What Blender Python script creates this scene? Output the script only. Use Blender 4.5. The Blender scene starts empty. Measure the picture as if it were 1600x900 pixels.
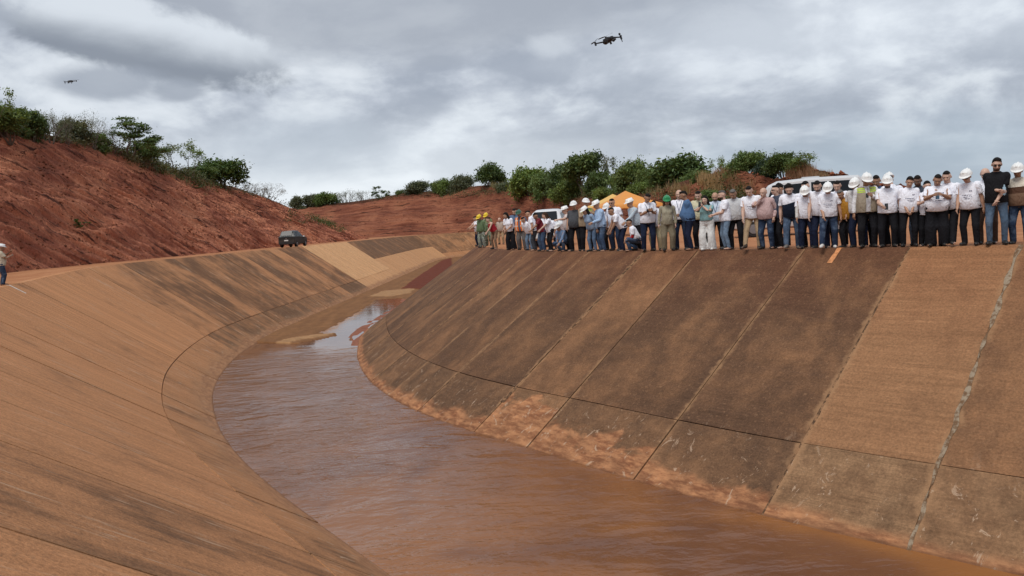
import bpy, bmesh, math, random
import numpy as np
from mathutils import Vector, Matrix, noise as mnoise
from mathutils.geometry import delaunay_2d_cdt
random.seed(7); np.random.seed(7); mnoise.seed_set(3)
scene = bpy.context.scene
COL = scene.collection

# ------------------------------------------------------------------ camera
FPX, YH, ROLL, CAMZ, WDROP = 1263.0, 352.8, 0.061, 1.08, 5.64
_c, _s = math.cos(ROLL), math.sin(ROLL)
PIT = math.atan((450 - YH) * _c / FPX)
_cp, _sp = math.cos(PIT), math.sin(PIT)
CR = Vector((_c, -_s * _sp, -_s * _cp)); CD = Vector((-_s, -_c * _sp, -_c * _cp)); CF = Vector((0, _cp, -_sp))
CAM = Vector((0, 0, CAMZ))
WZ = CAMZ - WDROP                     # water level

def ray(u, v):
    return CF * FPX + CR * (u - 800) + CD * (v - 450)
def at_z(u, v, z):
    r = ray(u, v); return CAM + r * ((z - CAMZ) / r.z)
def at_d(u, v, d):
    r = ray(u, v); return CAM + r * (d / r.y)
def proj(p):
    q = Vector(p) - CAM; w = q.dot(CF)
    return 800 + FPX * q.dot(CR) / w, 450 + FPX * q.dot(CD) / w

cam = bpy.data.cameras.new('camera'); camo = bpy.data.objects.new('camera', cam); COL.objects.link(camo)
cam.sensor_width = 36; cam.lens = 36 * FPX / 1600; cam.clip_start = 0.1; cam.clip_end = 20000
M = Matrix.Identity(4)
for i in range(3):
    M[i][0] = CR[i]; M[i][1] = -CD[i]; M[i][2] = -CF[i]; M[i][3] = CAM[i]
camo.matrix_world = M; scene.camera = camo

# ------------------------------------------------------------------ light, exposure
SUN_EL, SUN_AZ = math.radians(56), math.radians(212)      # azimuth clockwise from +y
scene.view_settings.view_transform = 'Standard'; scene.view_settings.look = 'None'
scene.view_settings.exposure = 0.58; scene.view_settings.gamma = 1.0
sun = bpy.data.lights.new('sun', 'SUN'); suno = bpy.data.objects.new('sun', sun); COL.objects.link(suno)
sun.energy = 1.5; sun.angle = math.radians(28); sun.color = (1, 0.96, 0.9)
sd = Vector((math.sin(SUN_AZ) * math.cos(SUN_EL), math.cos(SUN_AZ) * math.cos(SUN_EL), math.sin(SUN_EL)))
suno.rotation_euler = sd.to_track_quat('Z', 'Y').to_euler(); suno.location = (0, 0, 60)

# ------------------------------------------------------------------ node helper
class NT:
    def __init__(self, tree): self.t = tree; self.n = tree.nodes; self.l = tree.links
    def new(self, typ, ins=None, **kw):
        nd = self.n.new(typ)
        for k, v in kw.items(): setattr(nd, k, v)
        for k, v in (ins or {}).items(): self.put(nd.inputs[k], v)
        return nd
    def put(self, sock, v):
        if isinstance(v, bpy.types.NodeSocket): self.l.new(v, sock)
        elif v is not None:
            if sock.type == 'RGBA' and len(v) == 3: v = (*v, 1)
            sock.default_value = v
    def noise(self, vec, scale, detail=4, rough=0.55, dist=0.0, dim='3D'):
        nd = self.new('ShaderNodeTexNoise', {'Vector': vec, 'Scale': scale, 'Detail': detail, 'Roughness': rough, 'Distortion': dist}, noise_dimensions=dim)
        return nd.outputs[0]
    def math(self, op, a, b=None, c=None, clamp=False):
        nd = self.n.new('ShaderNodeMath'); nd.operation = op; nd.use_clamp = clamp
        self.put(nd.inputs[0], a)
        if b is not None: self.put(nd.inputs[1], b)
        if c is not None: self.put(nd.inputs[2], c)
        return nd.outputs[0]
    def mr(self, v, a, b, c=0.0, d=1.0, smooth=True):
        nd = self.n.new('ShaderNodeMapRange'); nd.interpolation_type = 'SMOOTHSTEP' if smooth else 'LINEAR'
        for i, x in enumerate((v, a, b, c, d)): self.put(nd.inputs[i], x)
        return nd.outputs[0]
    def mix(self, f, a, b, blend='MIX'):
        nd = self.n.new('ShaderNodeMix'); nd.data_type = 'RGBA'; nd.blend_type = blend
        self.put(nd.inputs[0], f); self.put(nd.inputs[6], a); self.put(nd.inputs[7], b)
        return nd.outputs[2]
    def scale(self, vec, s):
        nd = self.new('ShaderNodeMapping', {'Vector': vec, 'Scale': s}); return nd.outputs[0]
    def vmul(self, vec, s):
        nd = self.n.new('ShaderNodeVectorMath'); nd.operation = 'MULTIPLY'
        self.put(nd.inputs[0], vec); self.put(nd.inputs[1], s); return nd.outputs[0]
    def bump(self, h, strength=0.5, dist=0.02):
        nd = self.new('ShaderNodeBump', {'Height': h, 'Strength': strength, 'Distance': dist}); return nd.outputs[0]
    def attr(self, name, out='Vector'): return self.new('ShaderNodeAttribute', attribute_name=name).outputs[out]
    def uv(self, name): return self.new('ShaderNodeUVMap', uv_map=name).outputs[0]
    def sep(self, v): return self.new('ShaderNodeSeparateXYZ', {0: v}).outputs
    def comb(self, x, y, z): return self.new('ShaderNodeCombineXYZ', {0: x, 1: y, 2: z}).outputs[0]
    def pos(self): return self.new('ShaderNodeNewGeometry').outputs['Position']

def new_mat(name):
    m = bpy.data.materials.new(name); m.use_nodes = True
    h = NT(m.node_tree); h.m = m; h.b = h.n['Principled BSDF']; return h
def finish(h, col=None, rough=0.85, normal=None, spec=0.3, metal=0.0):
    h.put(h.b.inputs['Base Color'], col); h.put(h.b.inputs['Roughness'], rough)
    h.put(h.b.inputs['Specular IOR Level'], spec); h.put(h.b.inputs['Metallic'], metal)
    if normal is not None: h.put(h.b.inputs['Normal'], normal)
    return h.m
_plain = {}
def plain(name, col, rough=0.7, metal=0.0, spec=0.4, var=0.12, scale=30):
    """plain procedural material with slight mottling"""
    if name in _plain: return _plain[name]
    h = new_mat(name); tc = h.new('ShaderNodeTexCoord').outputs['Object']
    n = h.noise(tc, scale, 3)
    f = h.mr(n, 0.3, 0.7, 1 - var, 1 + var, False)
    hsv = h.new('ShaderNodeHueSaturation', {'Color': (*col, 1), 'Value': f})
    _plain[name] = finish(h, hsv.outputs[0], rough, h.bump(n, 0.15, 0.004), spec, metal)
    return _plain[name]

# ------------------------------------------------------------------ world: overcast sky
world = bpy.data.worlds.new('World'); scene.world = world; world.use_nodes = True
w = NT(world.node_tree); bg = w.n['Background']
sky = w.new('ShaderNodeTexSky', sky_type='NISHITA'); sky.sun_disc = False
sky.sun_elevation = SUN_EL; sky.sun_rotation = SUN_AZ; sky.altitude = 300
skyc = w.vmul(sky.outputs[0], (0.08, 0.08, 0.08))
d = w.new('ShaderNodeTexCoord').outputs['Generated']
dx, dy, dz = w.sep(d)[0:3]
zc = w.math('MAXIMUM', w.math('ABSOLUTE', dz), 0.0)
den = w.math('ADD', zc, 0.27)
px_ = w.math('DIVIDE', dx, den); py_ = w.math('DIVIDE', dy, den)
pl = w.comb(px_, py_, 0.0)
warp = w.new('ShaderNodeTexNoise', {'Vector': pl, 'Scale': 1.3, 'Detail': 3})
wv = w.new('ShaderNodeVectorMath', {0: warp.outputs['Color'], 1: (0.5, 0.5, 0.5)}, operation='SUBTRACT').outputs[0]
pw = w.new('ShaderNodeVectorMath', {0: pl, 1: w.vmul(wv, (0.55, 0.55, 0.55))}, operation='ADD').outputs[0]
n1 = w.noise(w.scale(pw, (0.9, 1.1, 1)), 1.0, 7, 0.52)
n2 = w.noise(w.scale(pw, (1.9, 2.3, 1)), 1.9, 10, 0.62)
n3 = w.noise(w.scale(d, (2.0, 2.0, 4.0)), 2.4, 10, 0.56, 0.35)
dens = w.math('ADD', w.math('MULTIPLY', n1, 0.22), w.math('ADD', w.math('MULTIPLY', n2, 0.16), w.math('MULTIPLY', n3, 0.62)))
def dirv(u, v):
    r = ray(u, v).normalized(); return r
def blob(u, v, ru, rv, hard=0.25, edge=1.3, tilt=0.0):
    """cloud mass round a direction of the sky; ragged edge from noise"""
    r0 = dirv(u, v); a = math.atan2(r0.x, r0.y); e = math.asin(r0.z)
    az = w.math('SUBTRACT', w.math('ARCTAN2', dx, dy), a); el = w.math('SUBTRACT', w.math('ARCSINE', dz), e)
    ra, re = ru / FPX, rv / FPX
    el2 = w.math('ADD', el, w.math('MULTIPLY', az, tilt))
    q = w.math('SQRT', w.math('ADD', w.math('POWER', w.math('ABSOLUTE', w.math('DIVIDE', az, ra)), 2.0), w.math('POWER', w.math('ABSOLUTE', w.math('DIVIDE', el2, re)), 2.0)))
    nn = w.noise(w.scale(d, (1, 1, 1.6)), 9.0, 8, 0.62, 0.4)
    q = w.math('ADD', q, w.math('MULTIPLY', w.math('SUBTRACT', nn, 0.5), edge))
    return w.mr(q, 1.0 + hard, 1.0 - hard, 0.0, 1.0), el2, re
bw1 = w.math('ABSOLUTE', w.math('SUBTRACT', w.noise(w.scale(d, (1, 1, 1.9)), 5.5, 7, 0.55, 0.15), 0.5))
bw2 = w.math('ABSOLUTE', w.math('SUBTRACT', w.noise(w.scale(d, (1, 1, 2.2)), 13.0, 6, 0.55, 0.1), 0.5))
dens = w.math('SUBTRACT', dens, w.math('ADD', w.math('MULTIPLY', w.math('SUBTRACT', bw1, 0.08), 0.26), w.math('MULTIPLY', w.math('SUBTRACT', bw2, 0.08), 0.12)))
tone = w.mr(dens, 0.36, 0.575, 0.0, 1.0)
def mk_ramp(fac, stops):
    r = w.n.new('ShaderNodeValToRGB'); cr = r.color_ramp
    while len(cr.elements) < len(stops): cr.elements.new(0.5)
    for e, (p, c) in zip(cr.elements, stops): e.position = p; e.color = (*c, 1)
    w.put(r.inputs[0], fac); return r.outputs[0]
cl = mk_ramp(tone, [(0.0, (0.53, 0.562, 0.598)), (0.35, (0.445, 0.478, 0.52)), (0.65, (0.35, 0.38, 0.43)), (1.0, (0.255, 0.283, 0.333))])
# pale band low over the far trees, blue-grey rain haze low to the right
b1, _, _ = blob(520, 262, 420, 60, 0.8); cl = w.mix(w.math('MULTIPLY', b1, 0.45), cl, (0.70, 0.74, 0.77))
b1, _, _ = blob(1480, 262, 420, 60, 0.8); cl = w.mix(w.math('MULTIPLY', b1, 0.7), cl, (0.265, 0.325, 0.39))
b1, _, _ = blob(640, 20, 420, 62, 0.5); cl = w.mix(w.math('MULTIPLY', b1, 0.8), cl, (0.275, 0.298, 0.338))
b1, _, _ = blob(1330, 40, 330, 60, 0.8); cl = w.mix(w.math('MULTIPLY', b1, 0.4), cl, (0.64, 0.68, 0.72))
b1, _, _ = blob(480, 235, 150, 45, 0.6); cl = w.mix(w.math('MULTIPLY', b1, 0.5), cl, (0.27, 0.31, 0.365))
# cumulus: bright top, dark flat base
b1, e1, r1 = blob(235, 62, 165, 50, 0.2, 1.5, tilt=0.22)
cum = w.mix(w.mr(w.math('ADD', w.math('DIVIDE', e1, r1), w.math('MULTIPLY', w.math('SUBTRACT', n3, 0.5), 2.0)), -0.75, 0.75), (0.17, 0.19, 0.225), (0.50, 0.535, 0.575))
cl = w.mix(w.math('MULTIPLY', b1, 0.95), cl, cum)
for (u, v, ru, rv) in ((165, 128, 70, 22), (280, 142, 34, 16)):
    b1, _, _ = blob(u, v, ru, rv, 0.35); cl = w.mix(w.math('MULTIPLY', b1, 0.8), cl, (0.235, 0.26, 0.305))
for (u, v, ru, rv) in ((1095, 108, 40, 12), (860, 72, 40, 14), (1170, 112, 40, 12)):
    b1, _, _ = blob(u, v, ru, rv, 0.6, 2.2); cl = w.mix(w.math('MULTIPLY', b1, 0.4), cl, (0.53, 0.565, 0.605))
final = w.mix(0.94, skyc, cl)
w.put(bg.inputs['Color'], final); bg.inputs['Strength'].default_value = 1.0

# ------------------------------------------------------------------ object helpers
def link(name, verts, faces, mat, parent=None, smooth=False, kind=None):
    me = bpy.data.meshes.new(name); me.from_pydata([tuple(v) for v in verts], [], faces)
    if mat is not None:
        for m in (mat if isinstance(mat, (list, tuple)) else [mat]): me.materials.append(m)
    if smooth: me.polygons.foreach_set('use_smooth', [True] * len(me.polygons))
    me.update()
    o = bpy.data.objects.new(name, me); COL.objects.link(o)
    if parent is not None: o.parent = parent
    if kind: o['kind'] = kind
    return o
def tag(o, label, cat=None, group=None):
    o['label'] = label
    if cat: o['category'] = cat
    if group: o['group'] = group
    return o
def empty(name, loc=(0, 0, 0), rz=0.0):
    o = bpy.data.objects.new(name, None); COL.objects.link(o); o.location = loc; o.rotation_euler = (0, 0, rz)
    o.empty_display_size = 0.2; return o
def set_uv(me, name, arr):
    """arr: per-vertex (n,2)"""
    uv = me.uv_layers.new(name=name)
    vi = np.empty(len(me.loops), dtype=np.int32); me.loops.foreach_get('vertex_index', vi)
    uv.data.foreach_set('uv', np.asarray(arr, dtype=np.float32)[vi].ravel())
def set_col(me, name, arr):
    a = me.color_attributes.new(name, 'FLOAT_COLOR', 'POINT')
    arr = np.asarray(arr, dtype=np.float32)
    if arr.shape[1] == 3: arr = np.hstack([arr, np.ones((len(arr), 1), np.float32)])
    a.data.foreach_set('color', arr.ravel())
def grid_faces(nr, nc, flip=False):
    f = []
    for i in range(nr - 1):
        for j in range(nc - 1):
            a = i * nc + j; q = (a, a + 1, a + nc + 1, a + nc)
            f.append(q[::-1] if flip else q)
    return f
def smoothstep(a, b, x):
    t = np.clip((np.asarray(x, float) - a) / (b - a), 0, 1); return t * t * (3 - 2 * t)
def fbm(x, y, z=0.0, oct=4, H=0.5):
    v = 0; a = 1; t = 0
    for _ in range(oct):
        v += a * mnoise.noise((x, y, z)); t += a; a *= H; x *= 2.03; y *= 2.03; z = z * 2.03 + 5.1
    return v / t
def resample(P, ds):
    P = np.asarray(P, float)
    # Catmull-Rom through the points, then uniform arclength
    Q = [];  n = len(P)
    for i in range(n - 1):
        p0 = P[max(i - 1, 0)]; p1 = P[i]; p2 = P[i + 1]; p3 = P[min(i + 2, n - 1)]
        for t in np.linspace(0, 1, 40, endpoint=False):
            Q.append(0.5 * ((2 * p1) + (p2 - p0) * t + (2 * p0 - 5 * p1 + 4 * p2 - p3) * t * t + (3 * p1 - p0 - 3 * p2 + p3) * t ** 3))
    Q.append(P[-1]); Q = np.array(Q)
    L = np.r_[0, np.cumsum(np.linalg.norm(np.diff(Q, axis=0), axis=1))]
    s = np.arange(0, L[-1], ds)
    return np.stack([np.interp(s, L, Q[:, k]) for k in range(Q.shape[1])], 1)
def gsmooth(A, sig):
    r = int(sig * 3); k = np.exp(-0.5 * (np.arange(-r, r + 1) / sig) ** 2); k /= k.sum()
    return np.stack([np.convolve(np.pad(A[:, i], r, 'reflect', reflect_type='odd'), k, 'valid') for i in range(A.shape[1])], 1)

# ------------------------------------------------------------------ canal geometry
DS = 0.1
L_TOE = [(13, -11), (9, -5), (4.8, 2), (1.2, 7.6), (-2.3, 13), (-5.3, 17.4), (-7.4, 20.9), (-9.3, 24.6), (-11.8, 31), (-13.6, 38.4), (-14.4, 45.2), (-14.5, 55.8),
         (-14.2, 80), (-13.9, 109), (-13.7, 140), (-12.9, 156), (-9, 166), (-4, 170.5), (2, 173)]
R_TOE = [(21.5, -4.5), (17.5, 0.5), (13.5, 5), (9.9, 9), (7.2, 11.75), (4.3, 14.7), (2.3, 17.2), (0.2, 20.1), (-1.4, 22.2), (-3.6, 25.8), (-5.5, 30.3), (-7.0, 35.5), (-8.1, 41.3),
         (-8.8, 48), (-8.6, 67), (-7.9, 95), (-6.7, 122), (-5.4, 138), (-3, 147), (0.5, 152), (5, 155)]
SLOPE_W = 1.5 * (0 - WZ)
class Bank: pass
def make_bank(toe, side):
    b = Bank(); T = gsmooth(resample(toe, DS), 12); b.T = T; b.n = len(T)
    tg = np.gradient(T, axis=0); tg = gsmooth(tg, 14); tg /= np.linalg.norm(tg, axis=1)[:, None]
    b.N = np.stack([tg[:, 1], -tg[:, 0]], 1) * side      # outward from the water
    b.P = gsmooth(T + b.N * SLOPE_W, 8)
    b.z = (0.3 * smoothstep(31, 43, T[:, 1]) if side < 0 else np.zeros(b.n))
    b.len = np.hypot(SLOPE_W, 0 - WZ)
    return b
LB = make_bank(L_TOE, -1); RB = make_bank(R_TOE, 1)
LIP = 0.32
def bank_pt(b, i, t, off=0.0):
    """i: sample index (float), t: metres up the slope from the waterline (may run past the top onto the lip)"""
    i0 = int(min(max(i, 0), b.n - 2)); f = i - i0
    T = b.T[i0] * (1 - f) + b.T[i0 + 1] * f; P = b.P[i0] * (1 - f) + b.P[i0 + 1] * f
    N = b.N[i0] * (1 - f) + b.N[i0 + 1] * f; z1 = b.z[i0] * (1 - f) + b.z[i0 + 1] * f
    if t <= b.len:
        k = t / b.len; xy = T + (P - T) * k; z = WZ + (z1 - WZ) * k
    else: xy = P + N * (t - b.len); z = z1
    kx = 0.555; kz = 0.832
    if t > b.len: kx, kz = 0.0, 1.0
    return (xy[0] - N[0] * kx * off, xy[1] - N[1] * kx * off, z + kz * off)
# ------------------------------------------------------------------ concrete material (per panel tint from the object colour)
def concrete_mat(name, right):
    h = new_mat(name)
    uv = h.uv('slope'); ed = h.uv('edge')
    s_, t_, _ = h.sep(uv)[0:3]; e1, e2, _ = h.sep(ed)[0:3]
    oi = h.new('ShaderNodeObjectInfo'); oc = h.sep(oi.outputs['Color']); rnd = oi.outputs['Random']
    dark, pale, dep = oc[0], oc[1], oc[2]
    off = h.math('MULTIPLY', rnd, 57.0)
    P = h.comb(h.math('ADD', s_, off), t_, off)
    big = h.noise(h.scale(P, (1, 0.7, 1)), 0.6 if right else 0.45, 6, 0.6, 0.5)
    med = h.noise(P, 2.2, 6, 0.65)
    fine = h.noise(P, 22, 4, 0.8)
    line = h.noise(h.scale(P, (0.8, 34.0, 1) if right else (11.0, 0.22, 1)), 1.0, 4, 0.7)
    if right: streak = h.noise(h.scale(P, (0.35, 9.0, 1)), 1.0, 6, 0.65)      # trowel lines along the canal
    else: streak = h.noise(h.scale(P, (4.2, 0.13, 1)), 1.0, 8, 0.72)          # run-off marks down the slope
    stain = h.math('ADD', h.math('MULTIPLY', big, 0.75 if not right else 0.75), h.math('ADD', h.math('MULTIPLY', med, 0.36 if right else 0.2), h.math('ADD', h.math('MULTIPLY', streak, 0.22 if right else 0.62), h.math('MULTIPLY', h.math('SUBTRACT', line, 0.5), 0.25))))
    # darkness: threshold of the stain noise follows the panel's own value
    thr = h.math('SUBTRACT', 1.08 if not right else 1.06, h.math('MULTIPLY', dark, 0.60))
    f = h.mr(h.math('SUBTRACT', stain, thr), -0.24 if right else -0.14, 0.24 if right else 0.14)
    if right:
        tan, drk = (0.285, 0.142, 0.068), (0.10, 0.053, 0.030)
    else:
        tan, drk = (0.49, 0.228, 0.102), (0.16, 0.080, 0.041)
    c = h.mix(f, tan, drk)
    grey = (0.155, 0.105, 0.062)
    c = h.mix(h.math('MULTIPLY', h.math('MULTIPLY', pale, h.math('LESS_THAN', pale, 1.001)), 0.9), c, h.mix(h.mr(med, 0.35, 0.65), (0.255, 0.165, 0.092), (0.12, 0.078, 0.045)))
    if right:   # redder towards the crest where the berm's dust washes over
        rd = h.mr(h.math('ADD', t_, h.math('MULTIPLY', h.math('SUBTRACT', big, 0.5), 5.0)), 4.0, 9.2)
        c = h.mix(h.math('MULTIPLY', rd, 0.5), c, h.mix(f, (0.27, 0.112, 0.05), (0.115, 0.04, 0.02)))
    c = h.mix(h.math('MULTIPLY', h.math('SUBTRACT', pale, 1.0, None, True), h.mr(med, 0.3, 0.6, 0.5, 0.95)), c, (0.80, 0.47, 0.23))
    # light worn specks and scrapes
    sp = h.mr(h.noise(P, 12, 5, 0.75), 0.56, 0.66)
    c = h.mix(h.math('MULTIPLY', sp, 0.35), c, (0.33, 0.19, 0.10))
    fv = h.math('MULTIPLY', h.mr(fine, 0.28, 0.72, 0.62, 1.38, False), h.mr(line, 0.3, 0.7, 0.84 if right else 0.80, 1.16 if right else 1.17, False))
    sv = h.mr(streak, 0.3, 0.7, 0.82, 1.18, False)
    c = h.new('ShaderNodeHueSaturation', {'Color': c, 'Value': h.math('MULTIPLY', fv, sv)}).outputs[0]
    # sandy dust along the joints
    en = h.math('ADD', e1, h.math('MULTIPLY', h.math('SUBTRACT', h.noise(P, 4.5, 6, 0.7), 0.5), 0.42 if right else 0.3))
    jd = h.mr(en, 0.16, 0.02)
    jn = h.mr(h.noise(P, 0.8, 3), 0.38, 0.58)
    c = h.mix(h.math('MULTIPLY', h.math('MULTIPLY', jd, jn), 0.62 if right else 0.3), c, (0.36, 0.205, 0.105))
    # clay left by the water, more where the panel's deposit value is high
    dn = h.math('ADD', t_, h.math('MULTIPLY', h.math('SUBTRACT', h.noise(P, 0.75, 7, 0.6, 0.5), 0.5), h.math('ADD', 0.5, h.math('MULTIPLY', dep, 3.4))))
    dl = h.math('ADD', 0.22 if right else 0.38, h.math('MULTIPLY', dep, 0.95))
    df = h.mr(h.math('SUBTRACT', dn, dl), 0.14, -0.14)
    c = h.mix(h.math('MULTIPLY', df, h.mr(h.noise(P, 2.1, 6, 0.7), 0.3, 0.6, 0.98, 0.62)), c, h.mix(h.mr(h.noise(h.scale(P, (1.2, 3.5, 1)), 1.6, 7, 0.72), 0.38, 0.62), (0.50, 0.235, 0.11), (0.215, 0.082, 0.038)))
    # pale scour and lime marks low on the slope
    wn = h.noise(h.scale(P, (1.6, 0.9, 1)), 1.9, 5, 0.72, 1.6)
    wm = h.math('MULTIPLY', h.mr(wn, 0.60 if right else 0.61, 0.645), h.mr(t_, 2.4, 0.9))
    c = h.mix(h.math('MULTIPLY', wm, 0.65), c, (0.50, 0.36, 0.25))
    if not right:
        wl = h.noise(h.scale(P, (6.0, 0.5, 1)), 1.3, 5, 0.7)
        wm2 = h.math('MULTIPLY', h.mr(wl, 0.57, 0.64), h.mr(h.noise(P, 0.6, 3), 0.45, 0.58))
        c = h.mix(h.math('MULTIPLY', wm2, 0.6), c, (0.52, 0.36, 0.24))
        # bleached band that follows the old water level
        c = h.mix(h.math('MULTIPLY', h.mr(h.math('ADD', t_, h.math('MULTIPLY', streak, 0.8)), 1.5, 0.7), 0.35), c, (0.36, 0.21, 0.115))
    # wet edge just above the water
    c = h.mix(h.math('MULTIPLY', h.mr(h.math('ADD', t_, h.math('MULTIPLY', med, 0.05)), 0.10, 0.03), 0.55), c, (0.10, 0.042, 0.02))
    b = h.math('ADD', h.math('MULTIPLY', fine, 0.5), h.math('ADD', h.math('MULTIPLY', streak, 0.5), h.math('MULTIPLY', med, 0.6)))
    return finish(h, c, 0.88, h.bump(b, 0.8, 0.03), 0.2)
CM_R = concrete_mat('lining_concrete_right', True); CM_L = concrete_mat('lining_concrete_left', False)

def seal_mat(name, a, b):
    h = new_mat(name); P = h.pos(); n = h.noise(P, 7, 5, 0.7)
    return finish(h, h.mix(h.mr(n, 0.4, 0.6), a, b), 0.9, h.bump(n, 0.6, 0.02), 0.2)
SEAL_DARK = seal_mat('joint_filler_dark', (0.045, 0.026, 0.016), (0.09, 0.05, 0.028))
SEAL_SAND = seal_mat('joint_filler_sandy', (0.08, 0.045, 0.025), (0.30, 0.165, 0.085))
SEAL_GREY = seal_mat('joint_mortar_grey', (0.30, 0.235, 0.165), (0.15, 0.085, 0.045))
BACK = seal_mat('lining_bed_concrete', (0.05, 0.03, 0.018), (0.08, 0.045, 0.026))

def sheet(b, name, mat, t_list, off, step, rev):
    idx = list(range(0, b.n, step)) + [b.n - 1]
    V = [bank_pt(b, i, t, off) for i in idx for t in t_list]
    o = link(name, V, grid_faces(len(idx), len(t_list), rev), mat, kind='structure')
    return o
T_JOINT = 1.84
def panel(b, root, i0, i1, t0, t1, lip, mat, color, rev, gap=0.022):
    if not rev: gap = 0.030
    s0, s1 = i0 * DS, i1 * DS; L = s1 - s0
    gl = gap / DS
    nu = max(3, int(L / 0.9) + 1); nv = 5 if not lip else 8
    ss = np.linspace(i0 + gl, i1 - gl, nu); ts = list(np.linspace(t0 + gap * .5, t1 - (0 if lip else gap * .5), nv))
    if lip: ts += [b.len + 0.04, b.len + LIP]
    nv = len(ts)
    jit = random.uniform(-0.006, 0.010); tlt = random.uniform(-0.006, 0.006)
    V = []; UV = []; ED = []
    for a, i in enumerate(ss):
        for t in ts:
            o = jit + tlt * (a / (nu - 1) - 0.5) * 2
            V.append(bank_pt(b, i, t, o)); UV.append((i * DS, t))
            e = min(i * DS - s0, s1 - i * DS); ED.append((max(e, 0), min(t - t0, abs(t1 - t))))
    F = grid_faces(nu, nv, rev)
    # side walls
    ring = [j for j in range(nv)] + [a * nv + nv - 1 for a in range(1, nu)] + [(nu - 1) * nv + j for j in range(nv - 2, -1, -1)] + [a * nv for a in range(nu - 2, 0, -1)]
    base = len(V)
    for k in ring:
        a, j = divmod(k, nv); V.append(bank_pt(b, ss[a], ts[j], -0.07)); UV.append(UV[k]); ED.append(ED[k])
    m = len(ring)
    for q in range(m):
        p0, p1 = ring[q], ring[(q + 1) % m]; w0, w1 = base + q, base + (q + 1) % m
        F.append((p0, p1, w1, w0) if rev else (p1, p0, w0, w1))
    o = link('concrete_panel', V, F, mat, root)
    set_uv(o.data, 'slope', UV); set_uv(o.data, 'edge', ED)
    o.color = (*color, 1.0)
    return o
def seal(b, root, i, t0, t1, half, off, mat, rev, rough=0.25, n=26):
    V = []
    ts = np.linspace(t0, t1, n)
    for k, t in enumerate(ts):
        wl = half * (1 + rough * (mnoise.noise((i * 0.7, t * 2.1, 1.0)) * 2)); wr = half * (1 + rough * (mnoise.noise((i * 0.7, t * 2.1, 9.0)) * 2))
        wob = half * rough * mnoise.noise((i * 0.3, t * 0.7, 4.0))
        for q, w_ in ((-1, wl), (0, 0), (1, wr)):
            V.append(bank_pt(b, i + (q * w_ + wob) / DS, t, off if q == 0 else off - 0.012))
    return link('joint_seal', V, grid_faces(n, 3, rev), mat, root)

def near_idx(b, u, v):
    p = at_z(u, v, WZ); return int(np.argmin((b.T[:, 0] - p.x) ** 2 + (b.T[:, 1] - p.y) ** 2))
# right bank joints, measured at the waterline
RJ = [near_idx(RB, *p) for p in ((1415, 862), (1188, 809), (992, 749), (824, 700), (742, 675), (655, 642), (608, 618))]
dd = [31, 29]; r_first = RJ[0]
RJ = [r_first - 34 * k for k in range(6, 0, -1)] + RJ
i = RJ[-1]
while i + 34 < RB.n - 4: i += random.choice((28, 31, 33)); RJ.append(i)
RJ = [j for j in RJ if 0 < j < RB.n]
LJ = [near_idx(LB, *p) for p in ((335, 622), (333, 655))]
lj0 = min(LJ); lj1 = max(LJ)
LJ = sorted({lj0 - 39 * k for k in range(1, 12)} | set(LJ))
i = LJ[-1]
while i + 40 < LB.n - 4: i += random.choice((34, 37, 40)); LJ.append(i)
LJ = [j for j in LJ if 0 < j < LB.n]
lining_r = sheet(RB, 'canal_lining', BACK, [-2.0, 0, RB.len * 0.5, RB.len, RB.len + LIP], -0.05, 8, True)
lining_l = sheet(LB, 'canal_lining', BACK, [-2.0, 0, LB.len * 0.5, LB.len, LB.len + LIP], -0.05, 8, False)
r_base = RJ.index(r_first)
# (dark, pale, deposit) upper and lower panel, counted from the joint with the grey mortar: -1 is the panel nearest the camera
RC = {-3: ((0.6, 0, 0), (0.55, .3, 0)), -2: ((0.62, 0, 0), (0.5, .3, 0)), -1: ((0.60, 0, 0.0), (0.60, .45, 0.0)), 0: ((0.24, 0.12, 0), (0.42, .62, 0.05)), 1: ((0.90, 0, 0), (0.86, .12, 0.3)),
      2: ((0.90, 0, 0), (0.8, .12, 0.7)), 3: ((0.68, 0, 0), (0.62, .2, 1.15)), 4: ((0.86, 0, 0), (0.86, .1, 0.25)), 5: ((0.84, 0, 0), (0.8, .15, 0.15)), 6: ((0.78, 0, 0), (0.84, .1, 0.1))}
def s_at_y(b, y, x=None):
    k = np.where(b.T[:, 1] > y)[0]; return k[0]
for k in range(len(RJ) - 1):
    q = k - r_base
    up, lo = RC.get(q, ((random.uniform(0.66, 0.9), 0, 0), (random.uniform(0.62, 0.86), 0.1, 0.12)))
    if q <= 6 and q >= -3:
        panel(RB, lining_r, RJ[k], RJ[k + 1], -0.6, T_JOINT, False, CM_R, lo, True)
        panel(RB, lining_r, RJ[k], RJ[k + 1], T_JOINT, RB.len, True, CM_R, up, True)
    else:
        panel(RB, lining_r, RJ[k], RJ[k + 1], -0.6, T_JOINT, False, CM_R, lo, True)
        panel(RB, lining_r, RJ[k], RJ[k + 1], T_JOINT, RB.len, True, CM_R, up, True)
    if q in (0, 1): seal(RB, lining_r, RJ[k], -0.3, RB.len, 0.05, -0.006, SEAL_SAND, True, 0.3, 40)
    if q == 0: seal(RB, lining_r, RJ[k], -0.3, RB.len, 0.038, 0.018, SEAL_GREY, True, 1.0, 110)
    elif q == 1: seal(RB, lining_r, RJ[k], -0.3, RB.len, 0.04, 0.004, SEAL_SAND, True, 0.5, 50)
    elif q in (4, 5, 7, 9): seal(RB, lining_r, RJ[k], 1.2, RB.len, 0.05, 0.014, SEAL_SAND, True, 0.8, 50)
    else: seal(RB, lining_r, RJ[k], -0.3, RB.len, 0.03, -0.02, SEAL_DARK, True)
def left_dark(yc):
    if yc < 40: return random.choice((0.1, 0.16, 0.22, 0.3, 0.42))
    if yc < 75: return random.uniform(0.36, 0.58)
    return random.uniform(0.42, 0.6)
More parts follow.
